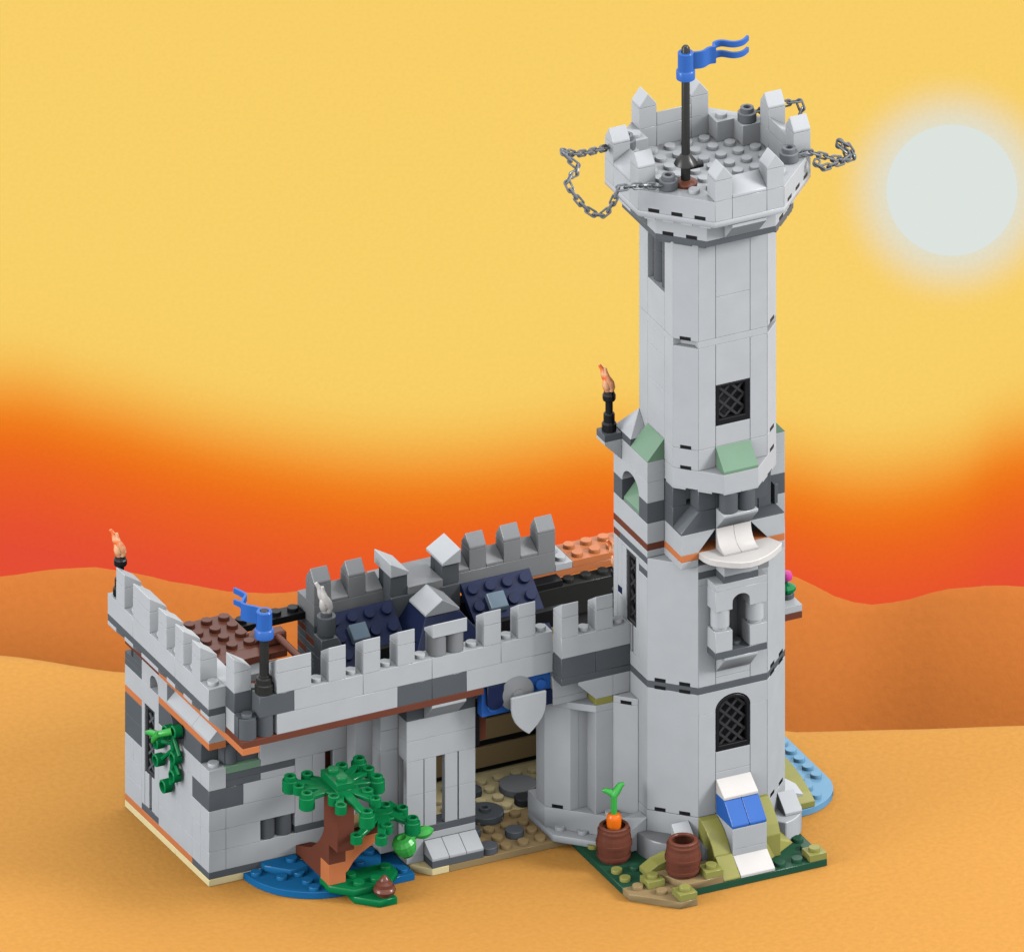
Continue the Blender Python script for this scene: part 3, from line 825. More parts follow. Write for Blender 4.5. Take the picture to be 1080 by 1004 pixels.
def banner(loc, label, top, pole_r, path, h, tails, seg0):
    t = thing('banner', label, 'flag', loc, 'blue swallowtail flags')
    x, y, z = loc
    a = MB()
    if seg0 == 'base':
        a.lathe([(.5, 0), (.5, .5), (.42, .55), (.42, .85), (.3, .9), (.3, 1.0), (.25, 1.02), (.25, top-.1), (.2, top), (.0001, top)], loc, CH, 12, smooth=False)
    else:
        a.lathe([(.62, 0), (.62, .14), (.4, .3)], loc, RB, 14, smooth=False)
        a.lathe([(.25, .25), (.25, 1.05), (.62, 1.22), (.6, 1.3), (.28, 1.75), (.22, 1.8), (.22, top-.12), (.14, top), (.0001, top)], loc, CH, 14)
        a.tube([(x, y, z+1.0), (x+.95, y-.05, z+1.02)], .19, BK, 10)
    part('pole', a, t)
    a = MB()
    zb = z+h
    a.lathe([(.42, 0), (.5, .05), (.5, .5), (.46, .56), (.42, .58), (.42, 1.55), (.38, 1.6), (.24, 1.6), (.24, 1.5)], (x, y, zb), BLU, 24)
    # cloth : thickness sheet along the path with a split tail
    def sheet(P, z0, z1, th=.07):
        P = [Vector((*p[:2], 0)) for p in P]; n = len(P)
        vs = []; fs = []
        for i, p in enumerate(P):
            tn = (P[min(i+1, n-1)]-P[max(0, i-1)]).normalized(); nn = Vector((-tn.y, tn.x, 0))*th
            for s_ in (1, -1):
                for q in (0, 1):
                    zz = (z0[i], z1[i])[q]; vs.append((p+nn*s_)+Vector((0, 0, zz)))
        for i in range(n-1):
            b0 = i*4; b1 = b0+4
            fs += [[b0, b1, b1+1, b0+1], [b0+2, b0+3, b1+3, b1+2], [b0+1, b1+1, b1+3, b0+3], [b0, b0+2, b1+2, b1]]
        fs += [[0, 1, 3, 2], [4*n-4, 4*n-2, 4*n-1, 4*n-3]]
        a.add(vs, fs, BLU, True)
    def smooth(P, n=5):
        out = []
        for i in range(len(P)-1):
            p0 = P[max(0, i-1)]; p1 = P[i]; p2 = P[i+1]; p3 = P[min(len(P)-1, i+2)]
            for k in range(n):
                f = k/n
                out.append(tuple(.5*((2*p1[c])+(-p0[c]+p2[c])*f+(2*p0[c]-5*p1[c]+4*p2[c]-p3[c])*f*f+(-p0[c]+3*p1[c]-3*p2[c]+p3[c])*f**3) for c in range(len(p1))))
        out.append(P[-1]); return out
    body, tl = path
    B_ = smooth(body); n = len(B_)
    sheet(B_, [zb+.52]*n, [zb+1.5]*n)
    for (lo, hi) in tails:
        Tn = smooth(tl); n = len(Tn)
        sheet(Tn, [zb+lo[0]+(lo[1]-lo[0])*i/(n-1) for i in range(n)], [zb+hi[0]+(hi[1]-hi[0])*i/(n-1) for i in range(n)])
    part('flag_cloth', a, t)
fx, fy = 23.5, -8.5
banner((fx, fy, 40), 'blue swallowtail flag on a tall black pole above the tower crown', 8.15, .22,
       ([(fx+.35, fy), (fx+.9, fy-.12), (fx+1.4, fy+.1), (fx+1.75, fy+.05)], [(fx+1.72, fy+.05), (fx+1.85, fy+.45), (fx+2.3, fy+.5), (fx+2.8, fy+.05), (fx+3.3, fy+.0), (fx+3.75, fy+.3)]), 6.2,
       [((.52, .6), (.93, .88)), ((1.1, 1.27), (1.5, 1.56))], 'antenna')
bx, by = 1.5, -3.5
banner((bx, by, 12.8), 'small blue swallowtail flag on a dark post in the front wall corner', 4.82, .25,
       ([(bx, by+.38), (bx-.05, by+.7), (bx-.42, by+1.15), (bx-.58, by+1.5)], [(bx-.58, by+1.48), (bx-.3, by+1.85), (bx+.0, by+2.2), (bx-.08, by+2.6), (bx-.25, by+3.05)]), 3.2,
       [((.52, .6), (.93, .88)), ((1.1, 1.27), (1.5, 1.56))], 'base')

# chains
def knob(a, x, y, z):
    a.lathe([(.47, 0), (.5, .03), (.5, .5), (.46, .53), (.36, .54), (.36, .78), (.33, .8), (.2, .8), (.2, .55), (.0001, .55)], (x, y, z), KG, 20)
def chain(name, label, knobs, pts, loc, step=.46):
    t = thing(name, label, 'chain', loc, 'dark grey chains hanging from the tower crown')
    a = MB()
    P = [Vector(p) for p in pts]
    d = [0]
    for i in range(1, len(P)): d.append(d[-1]+(P[i]-P[i-1]).length)
    n = max(2, int(d[-1]/step))
    def ev(s):
        for i in range(1, len(P)):
            if s <= d[i] or i == len(P)-1:
                f = (s-d[i-1])/max(1e-6, d[i]-d[i-1]); return P[i-1].lerp(P[i], f)
    for k in range(n):
        p0 = ev(d[-1]*k/n); p1 = ev(d[-1]*(k+1)/n)
        tn = (p1-p0).normalized(); up = tn.cross(Vector((0, 0, 1)))
        if up.length < .2: up = tn.cross(RV)
        up.normalize(); w = tn.cross(up)
        fa = tn.cross(DV)
        if fa.length < .2: fa = up
        fa.normalize(); fb = tn.cross(fa)
        nn = (fa+fb*.25).normalized() if k % 2 else (fb-fa*.25).normalized()
        c = (p0+p1)/2; hl = (p1-p0).length/2+.0; r = .15
        loop = []
        for q in range(7): an = -math.pi/2+math.pi*q/6; loop.append(c+tn*(hl+r*math.cos(an)*.7)+nn*(r*math.sin(an)))
        for q in range(7): an = math.pi/2+math.pi*q/6; loop.append(c+tn*(-hl+r*math.cos(an)*.7)+nn*(r*math.sin(an)))
        a.tube(loop, .064, KG, 6, True)
    part('chain_links', a, t)
    for x, y in knobs:
        b = MB(); knob(b, x, y, 40); part('chain_mount', b, t)
def lift(L):     # (px, py, y) -> point
    return [at(px, py, y=y) for px, py, y in L]
chain('hanging_chain', 'grey chain drooping in a loop from the left side of the crown', [(22.5, -8.5), (22.5, -3.5)],
      lift([(697, 197, -8.6), (680, 196, -8.9), (664, 197, -9), (652, 199, -9), (649, 208, -9), (643, 221, -8.8), (633, 229, -8.5), (622, 224, -8.2), (612, 214, -8), (604, 204, -7.8), (598, 193, -7.4), (601, 186, -7.2), (608, 183, -7), (611, 177, -6.8), (602, 170, -6.5), (595, 163, -6.2), (592, 158, -6), (606, 163, -5.6), (620, 161, -5.2), (636, 157, -4.6), (650, 154, -4), (660, 151, -3.6)]), (22.5, -6, 40))
chain('hanging_chain', 'tangled grey chain sticking out from the right front of the crown', [(29.5, -8.5)],
      lift([(838, 164, -8.5), (852, 160, -8.6), (866, 164, -8.6), (880, 168, -8.5), (893, 168, -8.4), (903, 165, -8.2), (897, 160, -8.0), (893, 153, -7.9), (884, 148, -7.8), (883, 153, -7.9), (891, 159, -8.1), (897, 164, -8.3), (888, 171, -8.6), (878, 174, -8.8), (868, 178, -9), (858, 172, -9), (862, 170, -8.9)]), (29.5, -8.5, 40))
chain('hanging_chain', 'short grey chain peeking out behind the right rear battlement', [(29.5, -3.5)],
      lift([(792, 119, -3.5), (806, 116, -3.6), (820, 112, -3.8), (834, 108, -4), (845, 107, -4.2), (846, 116, -4.4), (842, 125, -4.5)]), (29.5, -3.5, 40))

# barrels and carrot
def barrel(loc, label):
    t = thing('barrel', label, 'barrel', loc, 'brown barrels by the tower foot')
    a = MB()
    pr = [(.74, 0), (.8, .02), (.84, .12), (.86, .3), (.9, .6), (.93, .95), (.9, 1.3), (.84, 1.62), (.79, 1.8), (.79, 1.94), (.75, 1.98)]
    a.lathe(pr+[(.61, 1.98), (.59, 1.95), (.6, 1.84), (.78, 1.8), (.78, .2), (.0001, .2)], loc, RB, 18, smooth=False)
    part('body', a, t)
    b = MB(); x, y, z = loc
    for zz, r in ((.3, .885), (.98, .945), (1.66, .85)): b.lathe([(r-.05, zz-.09), (r+.015, zz-.08), (r+.02, zz+.07), (r-.05, zz+.09)], loc, RB, 36, cap=False)
    part('hoop', b, t)
    return t
b0 = barrel((20.05, -7.05, .4), 'brown barrel with a carrot sticking out of it')
dup(b0, (22.25, -10.75, .8), 'empty brown barrel standing by the front edge of the green base', R(9))
t = thing('carrot', 'orange carrot with green leaves standing in the left barrel', 'carrot', (20.05, -7.05, 1.6))
a = MB(); a.lathe([(.2, 0), (.3, .3), (.385, .8), (.4, 1.1), (.38, 1.3), (.3, 1.42), (.12, 1.45), (.001, 1.45)], (20.05, -7.05, 1.6), ORG, 20); part('root', a, t)
a = MB(); c = Vector((20.05, -7.05, 3.0))
a.tube([c, c+Vector((0, 0, 1.0)), c+Vector((0, 0, 1.1))], .17, BGN, 12)
top = c+Vector((0, 0, 1.05))
a.tube([top, top+RV*-.15+UV*.2, top+RV*-.5+UV*.32, top+RV*-.62+UV*.3], .2, BGN, 10, taper=[.17, .2, .13, .06])
a.tube([top, top+RV*.12+UV*.25, top+RV*.35+UV*.6, top+RV*.55+UV*.66], .2, BGN, 10, taper=[.17, .22, .17, .08])
part('leaf', a, t)

# stepping stones inside the gate
ss = thing('stepping_stone', 'small grey round stone alone in the middle of the gate floor', 'stepping stone', (16.5, -2.5, .4), 'round stones on the gateway floor')
a = MB(); a.cyl((16.5, -2.5, .4), .5, .4, DG, 28); part('stone', a, ss)
a = MB(); a.cyl((18.5, .5, .4), .5, .4, VD, 28)
single('stepping_stone', a, 'small charcoal round stone touching the big smooth grey stone in the gate', 'stepping stone', (18.5, .5, .4), 'round stones on the gateway floor')
for (x, y, m, l) in ( (14.5, -3.5, DG, 'small grey round stone beside the three sill slopes'),
                     (14.5, -1.5, DG, 'small round stone half hidden by the slit wall, nearer the front'), (16.5, 2.5, VD, 'small round stone half hidden by the slit wall, near the back')):
    q = dup(ss, (x, y, .4), l)
a = MB(); a.cyl((16, 0, .4), 1, .4, DG, 40); a.lathe([(.3, .4), (.3, .58), (.28, .6), (.17, .6), (.17, .42), (.001, .42)], (16, 0, .4), DG, 20)
single('stepping_stone', a, 'large dark round stone with a hollow knob on top', 'stepping stone', (16, 0, .4), 'round stones on the gateway floor')
a = MB(); a.cyl((18.9, 2, .4), 1, .4, MG, 40)
single('stepping_stone', a, 'large smooth grey round stone at the back of the gate', 'stepping stone', (18.9, 2, .4), 'round stones on the gateway floor')

# tree
TR = thing('tree', 'green leafed tree with a brown trunk beside the left pond', 'tree', (5.5, -3.5, .8))
a = MB()
a.box(5, 6, -4, -3, .8, 2.02, NG); a.box(5, 6, -4, -3, 2.02, 3.2, RB); a.box(5, 6, -5, -3.4, 3.2, 6.4, RB)
cu = [(-3.9, .82), (0, .82), (0, 1.3), (-.35, 1.45), (-1.0, 1.68), (-1.8, 2.05), (-2.5, 2.6), (-3.1, 3.35), (-3.5, 4.2), (-3.7, 5.2), (-3.75, 6.2), (-3.9, 6.2)]
a.prism(cu, 'x', 5.02, 5.9, RB, .03)
br = [(5.95, 1.3), (5.95, 3.25), (8.1, 3.25), (8.1, 3.0), (7.5, 2.62), (6.9, 2.3), (6.45, 1.9), (6.15, 1.45)]
a.prism(br, 'y', -4, -3, NG, .03)
a.box(6, 8, -4, -3, 3.3, 3.7, RB); a.box(6, 7.6, -3.8, -3, 3.75, 4.1, DTN)
part('trunk', a, TR)
def leafplate(name, z, c, ends, hub=True, big=()):
    a = MB()
    def ost(x, y, z0, r=.3, h=.5): a.lathe([(r, 0), (r, h-.03), (r-.03, h), (r-.1, h), (r-.11, h-.22), (.001, h-.22)], (x, y, z0), GRN, 16)
    if hub: a.box(c[0]-.5, c[0]+.5, c[1]-1, c[1]+1, z, z+.4, GRN); a.box(c[0]-.5, c[0]+.5, c[1]-1, c[1]+1, z+.4, z+.8, GRN); a.studs(c[0]-.5, c[0]+.5, c[1]-1, c[1]+1, z+.8, GRN)
    else: a.cyl((c[0], c[1], z), .6, .35, GRN)
    for k, (px, py) in enumerate(ends):
        e = at(px, py, z=z+.45); v = Vector((e.x-c[0], e.y-c[1], 0)); L = v.length; v.normalize(); n = Vector((-v.y, v.x, 0))
        o = Vector((c[0], c[1], 0))
        P = [o+v*.2+n*.34, o+v*.2-n*.34, o+v*(L-.1)-n*.17, o+v*(L-.1)+n*.17]
        a.prism([(p.x, p.y) for p in P], 'z', z+.06+.004*k, z+.32+.004*k, GRN, .04)
        if k in big: a.cyl((e.x, e.y, z-.35), .42, .7, GRN); ost(e.x, e.y, z+.3, .32, .3)
        else: ost(e.x, e.y, z-.02, .32, .5)
    # webbing between neighbouring arms
    an = sorted((math.atan2(at(px, py, z=z+.45).y-c[1], at(px, py, z=z+.45).x-c[0])) for px, py in ends)
    W_ = [(c[0]+1.15*math.cos(t), c[1]+1.15*math.sin(t)) for t in an]
    a.prism(W_, 'z', z+.1, z+.3, GRN, .03)
    return part(name, a, TR)
leafplate('leaf_spray', 6.4, (5.5, -4), [(306, 820), (324, 815), (315, 828), (323.7, 838), (360.5, 806), (378.5, 801), (388.5, 809.5), (397.5, 820), (387.5, 832.5), (352, 839), (359.5, 848.5), (387, 857), (395.7, 841)], True, (0, 3, 5, 7, 11))
leafplate('leaf_spray', 4.1, (8.3, -3.7), [(387, 864), (406, 848), (424, 851), (435, 864), (408, 869), (402, 881), (376, 880)], False, (3,))
p = at(427, 892, y=-4.3)
t = thing('apple', 'bright green apple hanging under the right leaf spray of the tree', 'apple', p)
a = MB(); a.lathe([(.001, -.62), (.3, -.6), (.5, -.38), (.62, 0), (.64, .25), (.52, .5), (.25, .58), (.1, .5), (.001, .48)], p, BGN, 14, Matrix.Rotation(R(-18), 4, 'Y'), False); part('fruit', a, t)
a = MB(); q = at(436, 881, y=-4.4); e = at(457, 874, y=-4.4)
d_ = (e-q)
for s_ in (1,):
    prof = []
    for i in range(9):
        f = i/8; prof.append(q+d_*f)
    a.tube(prof, .3, BGN, 8, taper=[.06+.3*math.sin(math.pi*min(1, f/8*1.0))**.8 for f in range(9)])
a.tube([p+Vector((0, 0, .4)), q+Vector((0, 0, -.1)), q+d_*.3], .14, BGN, 8)
part('leaf', a, t)
# swirl
a = MB(); c = (7.5, -5.5, .4)
a.lathe([(.36, 0), (.4, .12), (.55, .2), (.6, .34), (.55, .48), (.46, .54), (.46, .6), (.44, .72), (.34, .8), (.28, .84), (.27, .92), (.2, 1.02), (.12, 1.12), (.05, 1.18), (.001, 1.2)], c, RB, 20)
single('swirl', a, 'small reddish brown soft swirl on the lower green plate by the pond', 'swirl', c)
# vine on the side wall
V = thing('vine', 'green hanging vine with round buds and one sprout on the keep side wall', 'vine', (-.2, 4.3, 7))
def wl(px, py, x=-.3): return at(px, py, x=x)
a = MB()
a.tube([wl(182, 772), wl(183, 790), wl(182.5, 806), wl(181, 826)], .16, GRN, 10)
for A_, B_ in (((183, 776), (189.5, 797)), ((183, 790), (171.5, 799.5)), ((184, 784), (171.5, 782)), ((183, 800), (189, 817)), ((184, 770), (190, 771))): a.tube([wl(*A_), wl(*B_)], .12, GRN, 8)
MX = Matrix.Rotation(R(-90), 4, 'Y')
for (px, py, r) in ((182, 771, .42), (171.3, 782, .34), (171.3, 800, .36), (189, 798, .36), (188.5, 817, .36), (179, 827.5, .38), (190, 770, .34)):
    p = wl(px, py, -.15); a.lathe([(r, 0), (r, .42), (r-.04, .45), (r-.12, .45), (r-.13, .25), (.001, .25)], p, GRN, 18, MX)
part('stem', a, V)
a = MB()
p = wl(181, 771, -.6)
a.tube([p, wl(172, 773, -1.0), wl(166, 774, -1.2)], .2, BGN, 10, taper=[.22, .19, .17])
a.tube([wl(166, 774, -1.2), wl(160, 772.5, -1.2), wl(154.5, 772, -1.2)], .2, BGN, 10, taper=[.17, .2, .1])
a.tube([wl(168, 774, -1.2), wl(163, 778, -1.2), wl(161, 782, -1.2)], .2, BGN, 10, taper=[.17, .19, .1])
part('sprout', a, V)
# flower
F = thing('flower', 'small pink flower with green leaves on the tower side shelf', 'flower', (30.6, -5.9, 12.8))
a = MB(); c = Vector((30.6, -5.9, 12.8))
a.cyl(c, .42, .3, DG); part('pot', a, F)
a = MB(); a.lathe([(.3, .3), (.5, .42), (.52, .6), (.3, .75), (.1, .8), (.1, 1.0)], c, GRN, 10, smooth=False); part('leaf', a, F)
a = MB(); a.lathe([(.1, 0), (.3, .1), (.34, .3), (.26, .5), (.001, .56)], c+Vector((0, 0, .95)), PNK, 14); part('blossom', a, F)

# rocks
def rock(label, loc, fn):
    a = MB(); fn(a); single('rock', a, label, 'rock', loc, 'grey rocks round the tower base')
rock('dark curved grey boulder between the two barrels', (24, -7, .4), lambda a: a.lathe([(2.6, 0), (2.6, 1.1), (2.55, 1.18), (.5, 1.2)], (24, -7, .4), MG, 40))
rock('light grey sloped rock behind the empty barrel', (23.2, -9.2, 1.6), lambda a: a.cheese(22.6, 23.6, -9.6, -8.6, 1.6, '-y', LG, h=.95))
rock('low grey ledge rock right of the empty barrel', (24.5, -9.6, .4), lambda a: a.box(23.9, 25, -10.1, -9, .4, 1.5, MG))
rock('grey faceted rock right behind the carrot barrel', (21.8, -6.6, .8), lambda a: a._bm(hull(LG, [(20.9, -7, .5), (21.98, -7, .5), (21.98, -6.25, .8), (20.9, -6.25, .8), (21.98, -7, 2.34), (21.98, -6.25, 2.34), (20.9, -7, 1.65), (20.9, -6.25, 2.2)]), LG, .02))
def rk(a):
    a.prism(arc(28.5, -7.5, 2.0, 2.0, -80, 90, 24)+[(28.4, -5.5), (28.4, -9)], 'z', .4, 1.6, LG, .04)
rock('light rounded grey rock at the right tower corner', (29.5, -7, .4), rk)
rock('pale sloped block on top of the rounded corner rock', (29.6, -8.3, 1.6), lambda a: a.cheese(29.1, 30.1, -8.86, -7.86, 1.6, '-y', LG, h=.95))
rock('pale wedge rock pointing right beside the azure pond', (30.5, -6.5, 1.6), lambda a: a._bm(hull(LG, [(30, -7, 1.5), (31.05, -7, 1.5), (31.05, -6, 1.5), (30, -6, 1.5), (30, -6, 2.55), (31.05, -6.1, 1.8), (30, -7, 2.0), (31.05, -7, 1.62)]), LG, .02))

# olive grass pieces
def mound(label, loc, fn): a = MB(); fn(a); single('grass_mound', a, label, 'grass mound', loc, 'olive grass mounds at the tower foot')
cvx = [(0, 0), (0, 1.9), (.15, 1.88), (.5, 1.62), (.8, 1.15), (.97, .6), (1, .4), (1, 0)]
mound('olive curved grass slope left of the blue buttress', (24.3, -9.6, .4), lambda a: (a.wedge(23.98, 25, -10.9, -9, .4, '-y', OLV, [(0, 0), (0, 2.4), (.2, 2.36), (.55, 2.0), (.85, 1.45), (1, 1.0), (1, 0)]), a.wedge(24, 25, -12, -10.9, .4, '-y', OLV, [(0, 0), (0, 1.0), (.1, .98), (1, .12), (1, 0)])))
mound('olive curved grass slope right of the blue buttress', (27.8, -9.8, .4), lambda a: (a.wedge(27, 28, -10.6, -8.8, .4, '-y', OLV, [(0, 0), (0, 2.9), (.2, 2.85), (.55, 2.4), (.85, 1.8), (1, 1.3), (1, 0)]), a._bm(hull(OLV, [(27.01, -11, .41), (27.01, -9, .41), (29.2, -9.6, .41), (29.2, -9, .41), (27.01, -10.6, 1.7), (27.01, -9, 1.9), (28, -9, 1.7)]), OLV, .02)))
mound('flat olive grass arch between the barrels', (21.5, -9, .4), lambda a: a.wedge(20.6, 22.6, -9.9, -8.9, .4, '-x', OLV, [(0, 0), (0, .9), (.3, .88), (.7, .66), (1, .3), (1, 0)]))
mound('curved olive grass strip on the azure pond', (30.5, -4, .4), lambda a: a.wedge(31, 32, -6.5, -2.5, .4, '-y', OLV, [(0, 0), (0, 1.3), (.3, 1.22), (.6, 1.0), (.85, .65), (1, .35), (1, 0)]))
ob = thing('grass_block', 'olive studded block at the right front corner of the green base', 'grass block', (29.5, -11.5, .4), 'single studded olive grass blocks')
a = MB(); a.box(29, 30, -12, -11, .4, .8, OLV); a.stud(29.5, -11.5, .8, OLV); part('block', a, ob)
for (x, y, z, l) in ((23.5, -11.5, .8, 'olive studded block between the empty barrel and buttress'), (21.5, -12.5, .4, 'olive studded block in front of the empty barrel, on the base tip'), (20.6, -10.5, .4, 'olive studded block left of the empty barrel')):
    dup(ob, (x, y, z), l)

# ================================================================== the ground plates
a = MB()
a.box(0, 2, 0, 4, 0, .4, TAN); a.box(0, 2, 4, 10, 0, .4, TAN); a.box(2, 10.8, 0, 10, 0, .4, TAN)
a.box(11, 12, -4, 0, 0, .4, TAN); a.prism([(10.2, -3), (11, -4), (11, 0), (10.2, 0)], 'z', 0, .4, TAN)
a.box(12, 19, -4, 0, 0, .4, DTN); a.box(11, 22, 0, 5, 0, .4, TAN); a.box(11, 30, 5, 10, 0, .4, TAN)
a.studs(14, 18, -4, 0, .4, DTN); a.studs(14, 21, 0, 4, .4, TAN)
struct('courtyard_floor', a)
a = MB()
a.prism([(19, -4), (19, -10.2), (20.5, -10.2), (22, -10), (22, -12), (30, -12), (30, -2), (22, -2), (22, -4)], 'z', 0, .4, DGN)
a.prism([(19, -10.22), (19, -11), (20.2, -12.2), (21, -13), (22, -13), (22, -10.02), (20.5, -10.22)], 'z', 0, .4, DTN)
a.prism([(21.9, -12), (24, -12), (24, -10), (21, -10)], 'z', .4, .8, DTN)
for x, y in ((19.5, -8.5), (19.5, -9.5), (20.5, -8.6), (19.6, -5.5), (27.5, -11.5), (28.5, -11.5), (29.5, -9.5), (29.5, -10.5)): a.stud(x, y, .4, DGN if x > 20 else OLV)
for x, y in ((19.7, -10.6), (20.6, -11.6), (21.5, -12.5)): a.stud(x, y, .4, DTN)
struct('grass_base', a)
a = MB()
q = [(6, 0)]+arc(6, 0, 4, 4, 180, 270, 24)
a.prism(q, 'z', 0, .4, AZR, .02)
a.box(6, 10, -4, 0, 0, .4, AZR)
for x, y in ((2.5, -.5), (3.5, -1.5), (4.5, -2.5), (4.5, -1.5), (3.5, -.5), (4.5, -3.3), (9.5, -3.5)): a.stud(x, y, .4, AZR)
a.prism([(3, 0), (3, -.5), (4, -1.5), (5, -1.5), (5, 0)], 'z', .4, .8, AZR); a.stud(4.5, -.6, .8, AZR)
a.prism([(6.2, -.2), (6.2, -2.2), (7.3, -3.4), (8.3, -3.4), (9.2, -1.6), (8.2, -.2)], 'z', .4, .78, AZR)
for x, y in ((7.5, -1.5), (7.5, -2.5), (8.5, -1.6)): a.stud(x, y, .8, AZR)
struct('water', a)
a = MB()
a.prism([(5, -2.9), (5, -4), (6, -5), (8, -5), (9, -4), (9, -3), (8.3, -2.9)], 'z', .4, .8, GRN)
a.prism([(6, -4), (6, -5), (7, -6), (8, -6), (8, -4)], 'z', 0, .4, GRN)
for x, y in ((8.5, -3.5), (7.5, -4.5), (6.5, -4.5), (6.5, -3.5)): a.stud(x, y, .8, GRN)
struct('grass_base', a)
a = MB()
q = [(29, 2), (29, -6.55), (31.2, -6.55)]+arc(31.2, -3.8, 2.85, 2.75, -88, 0, 18)+[(34.05, 2)]
a.prism(q, 'z', 0, .4, AZL, .02)
for x, y in [(33.5, k+.5) for k in range(-4, 2)]+[(32.5, k+.5) for k in range(-6, 2)]+[(31.5, -6.1+.1)]: a.stud(x, y, .4, AZL)
struct('water', a)
# ================================================================== desert behind the model
def scr(px, py, t):
    """point on the vertical plane t studs behind the camera's axis point, seen at a photo pixel"""
    p = CEN + RV*((px-540)/PXS) + UV*((502-py)/PXS)
    k = (t-p.dot(HV))/DV.dot(HV)
    return p+DV*k
def interp(C, x):
    if x <= C[0][0]: return C[0][1]
    for (a, b), (c, d) in zip(C, C[1:]):
        if x <= c:
            f = (x-a)/(c-a); f = f*f*(3-2*f)*.5+f*.5; return b+(d-b)*f
    return C[-1][1]
def sandmat(name, c, sc, amp):
    m = bpy.data.materials.new(name); m.use_nodes = True
    nt = m.node_tree; b = nt.nodes['Principled BSDF']; b.inputs['Roughness'].default_value = .95
    b.inputs['Specular IOR Level'].default_value = .1
    tc = nt.nodes.new('ShaderNodeTexCoord')
    n = nt.nodes.new('ShaderNodeTexNoise'); n.inputs['Scale'].default_value = sc; n.inputs['Detail'].default_value = 3
    nt.links.new(tc.outputs['Object'], n.inputs['Vector'])
    mr = nt.nodes.new('ShaderNodeMapRange'); mr.inputs['From Min'].default_value = .3; mr.inputs['From Max'].default_value = .7
    mr.inputs['To Min'].default_value = 1-amp; mr.inputs['To Max'].default_value = 1+amp
    nt.links.new(n.outputs['Fac'], mr.inputs['Value'])
    hs = nt.nodes.new('ShaderNodeHueSaturation'); hs.inputs['Color'].default_value = c
    nt.links.new(mr.outputs['Result'], hs.inputs['Value']); nt.links.new(hs.outputs['Color'], b.inputs['Base Color'])
    bp = nt.nodes.new('ShaderNodeBump'); bp.inputs['Strength'].default_value = .25; bp.inputs['Distance'].default_value = .1
    nt.links.new(n.outputs['Fac'], bp.inputs['Height']); nt.links.new(bp.outputs['Normal'], b.inputs['Normal'])
    return m
SAND = sandmat('sand', SAND_C, 3.2, .05)
HILL = sandmat('far_sand', HILL_C, 2.6, .03)
# sand sheet : from in front of the camera frame back to its crest line, then falling away
crest = [(-900, 640), (-200, 676), (0, 693), (131, 711), (300, 722), (560, 716), (700, 722), (829, 774), (960, 771), (1080, 767), (1500, 740), (2000, 700)]
vs = []; fs = []
xs = list(range(-900, 2001, 20)); rows_ = [0, .5, .8, .93, .97, .99, 1]
n = len(rows_)+3
for px in xs:
    py = interp(crest, px)
    far = at(px, py, z=0)
    near = far-HV*70
    col = [near.lerp(far, f) for f in rows_]
    for dz, dt in ((-.25, .7), (-1.6, 2.0), (-14, 4.5)): col.append(far+HV*dt+Vector((0, 0, dz)))
    for p in col: vs.append((p.x, p.y, p.z-.015))
for i in range(len(xs)-1):
    for j in range(n-1): fs.append([i*n+j, (i+1)*n+j, (i+1)*n+j+1, i*n+j+1])
a = MB(); a.add(vs, fs, SAND, True); struct('ground', a)
# far dune
T2 = 36
prof = [(-900, 640), (-150, 640), (0, 608), (60, 600), (100, 598), (140, 604), (190, 615), (244, 624), (290, 626), (340, 620), (440, 597), (540, 580), (680, 575), (829, 604), (860, 618), (890, 633), (915, 638), (945, 635), (1000, 621), (1050, 617), (1120, 621), (1500, 600), (2000, 640)]
vs = []; fs = []; n = 7
for px in xs:
    c = scr(px, interp(prof, px), T2)
    for dz, dt in ((-26, -16.2), (-13, -8.2), (-5, -3.3), (-.45, -.5), (0, 0), (-.5, .8), (-24, 3)): vs.append(tuple(c+HV*dt+Vector((0, 0, dz))))
for i in range(len(xs)-1):
    for j in range(n-1): fs.append([i*n+j, (i+1)*n+j, (i+1)*n+j+1, i*n+j+1])
a = MB(); a.add(vs, fs, HILL, True); struct('hill', a)
# sky backdrop : wide, curved a little towards the viewer at both ends
T3 = 170
sm = bpy.data.materials.new('sunset_sky'); sm.use_nodes = True
nt = sm.node_tree; nt.nodes.clear()
out = nt.nodes.new('ShaderNodeOutputMaterial'); em = nt.nodes.new('ShaderNodeEmission'); nt.links.new(em.outputs[0], out.inputs['Surface'])
tc = nt.nodes.new('ShaderNodeTexCoord'); sp = nt.nodes.new('ShaderNodeSeparateXYZ'); nt.links.new(tc.outputs['Object'], sp.inputs[0])
def M_(op, *a):
    nd = nt.nodes.new('ShaderNodeMath'); nd.operation = op
    for i, v in enumerate(a):
        if isinstance(v, (int, float)): nd.inputs[i].default_value = v
        else: nt.links.new(v, nd.inputs[i])
    return nd.outputs[0]
# the sky object's local x runs along the horizon, z is up (studs)
kz = PXS*math.cos(EL)
org = scr(540, 502, T3)
mid = [(-400, 470), (0, 418), (100, 436), (200, 462), (300, 482), (400, 494), (480, 494), (560, 485), (640, 474), (740, 484), (830, 498), (910, 512), (990, 502), (1080, 464), (1400, 440)]
fc = nt.nodes.new('ShaderNodeFloatCurve'); cu = fc.mapping.curves[0]
X0, X1 = -400, 1400
cu.points[0].location = (0, (502-mid[0][1])/400+.5); cu.points[1].location = (1, (502-mid[-1][1])/400+.5)
for px, py in mid[1:-1]: cu.points.new((px-X0)/(X1-X0), (502-py)/400+.5)
fc.mapping.update()
u = M_('DIVIDE', M_('ADD', M_('MULTIPLY', sp.outputs['X'], PXS), 540-X0), X1-X0)
nt.links.new(u, fc.inputs['Value'])
hmid = M_('MULTIPLY', M_('SUBTRACT', fc.outputs[0], .5), 400)            # px above centre
h = M_('SUBTRACT', M_('MULTIPLY', sp.outputs['Z'], kz), hmid)             # px above the orange line
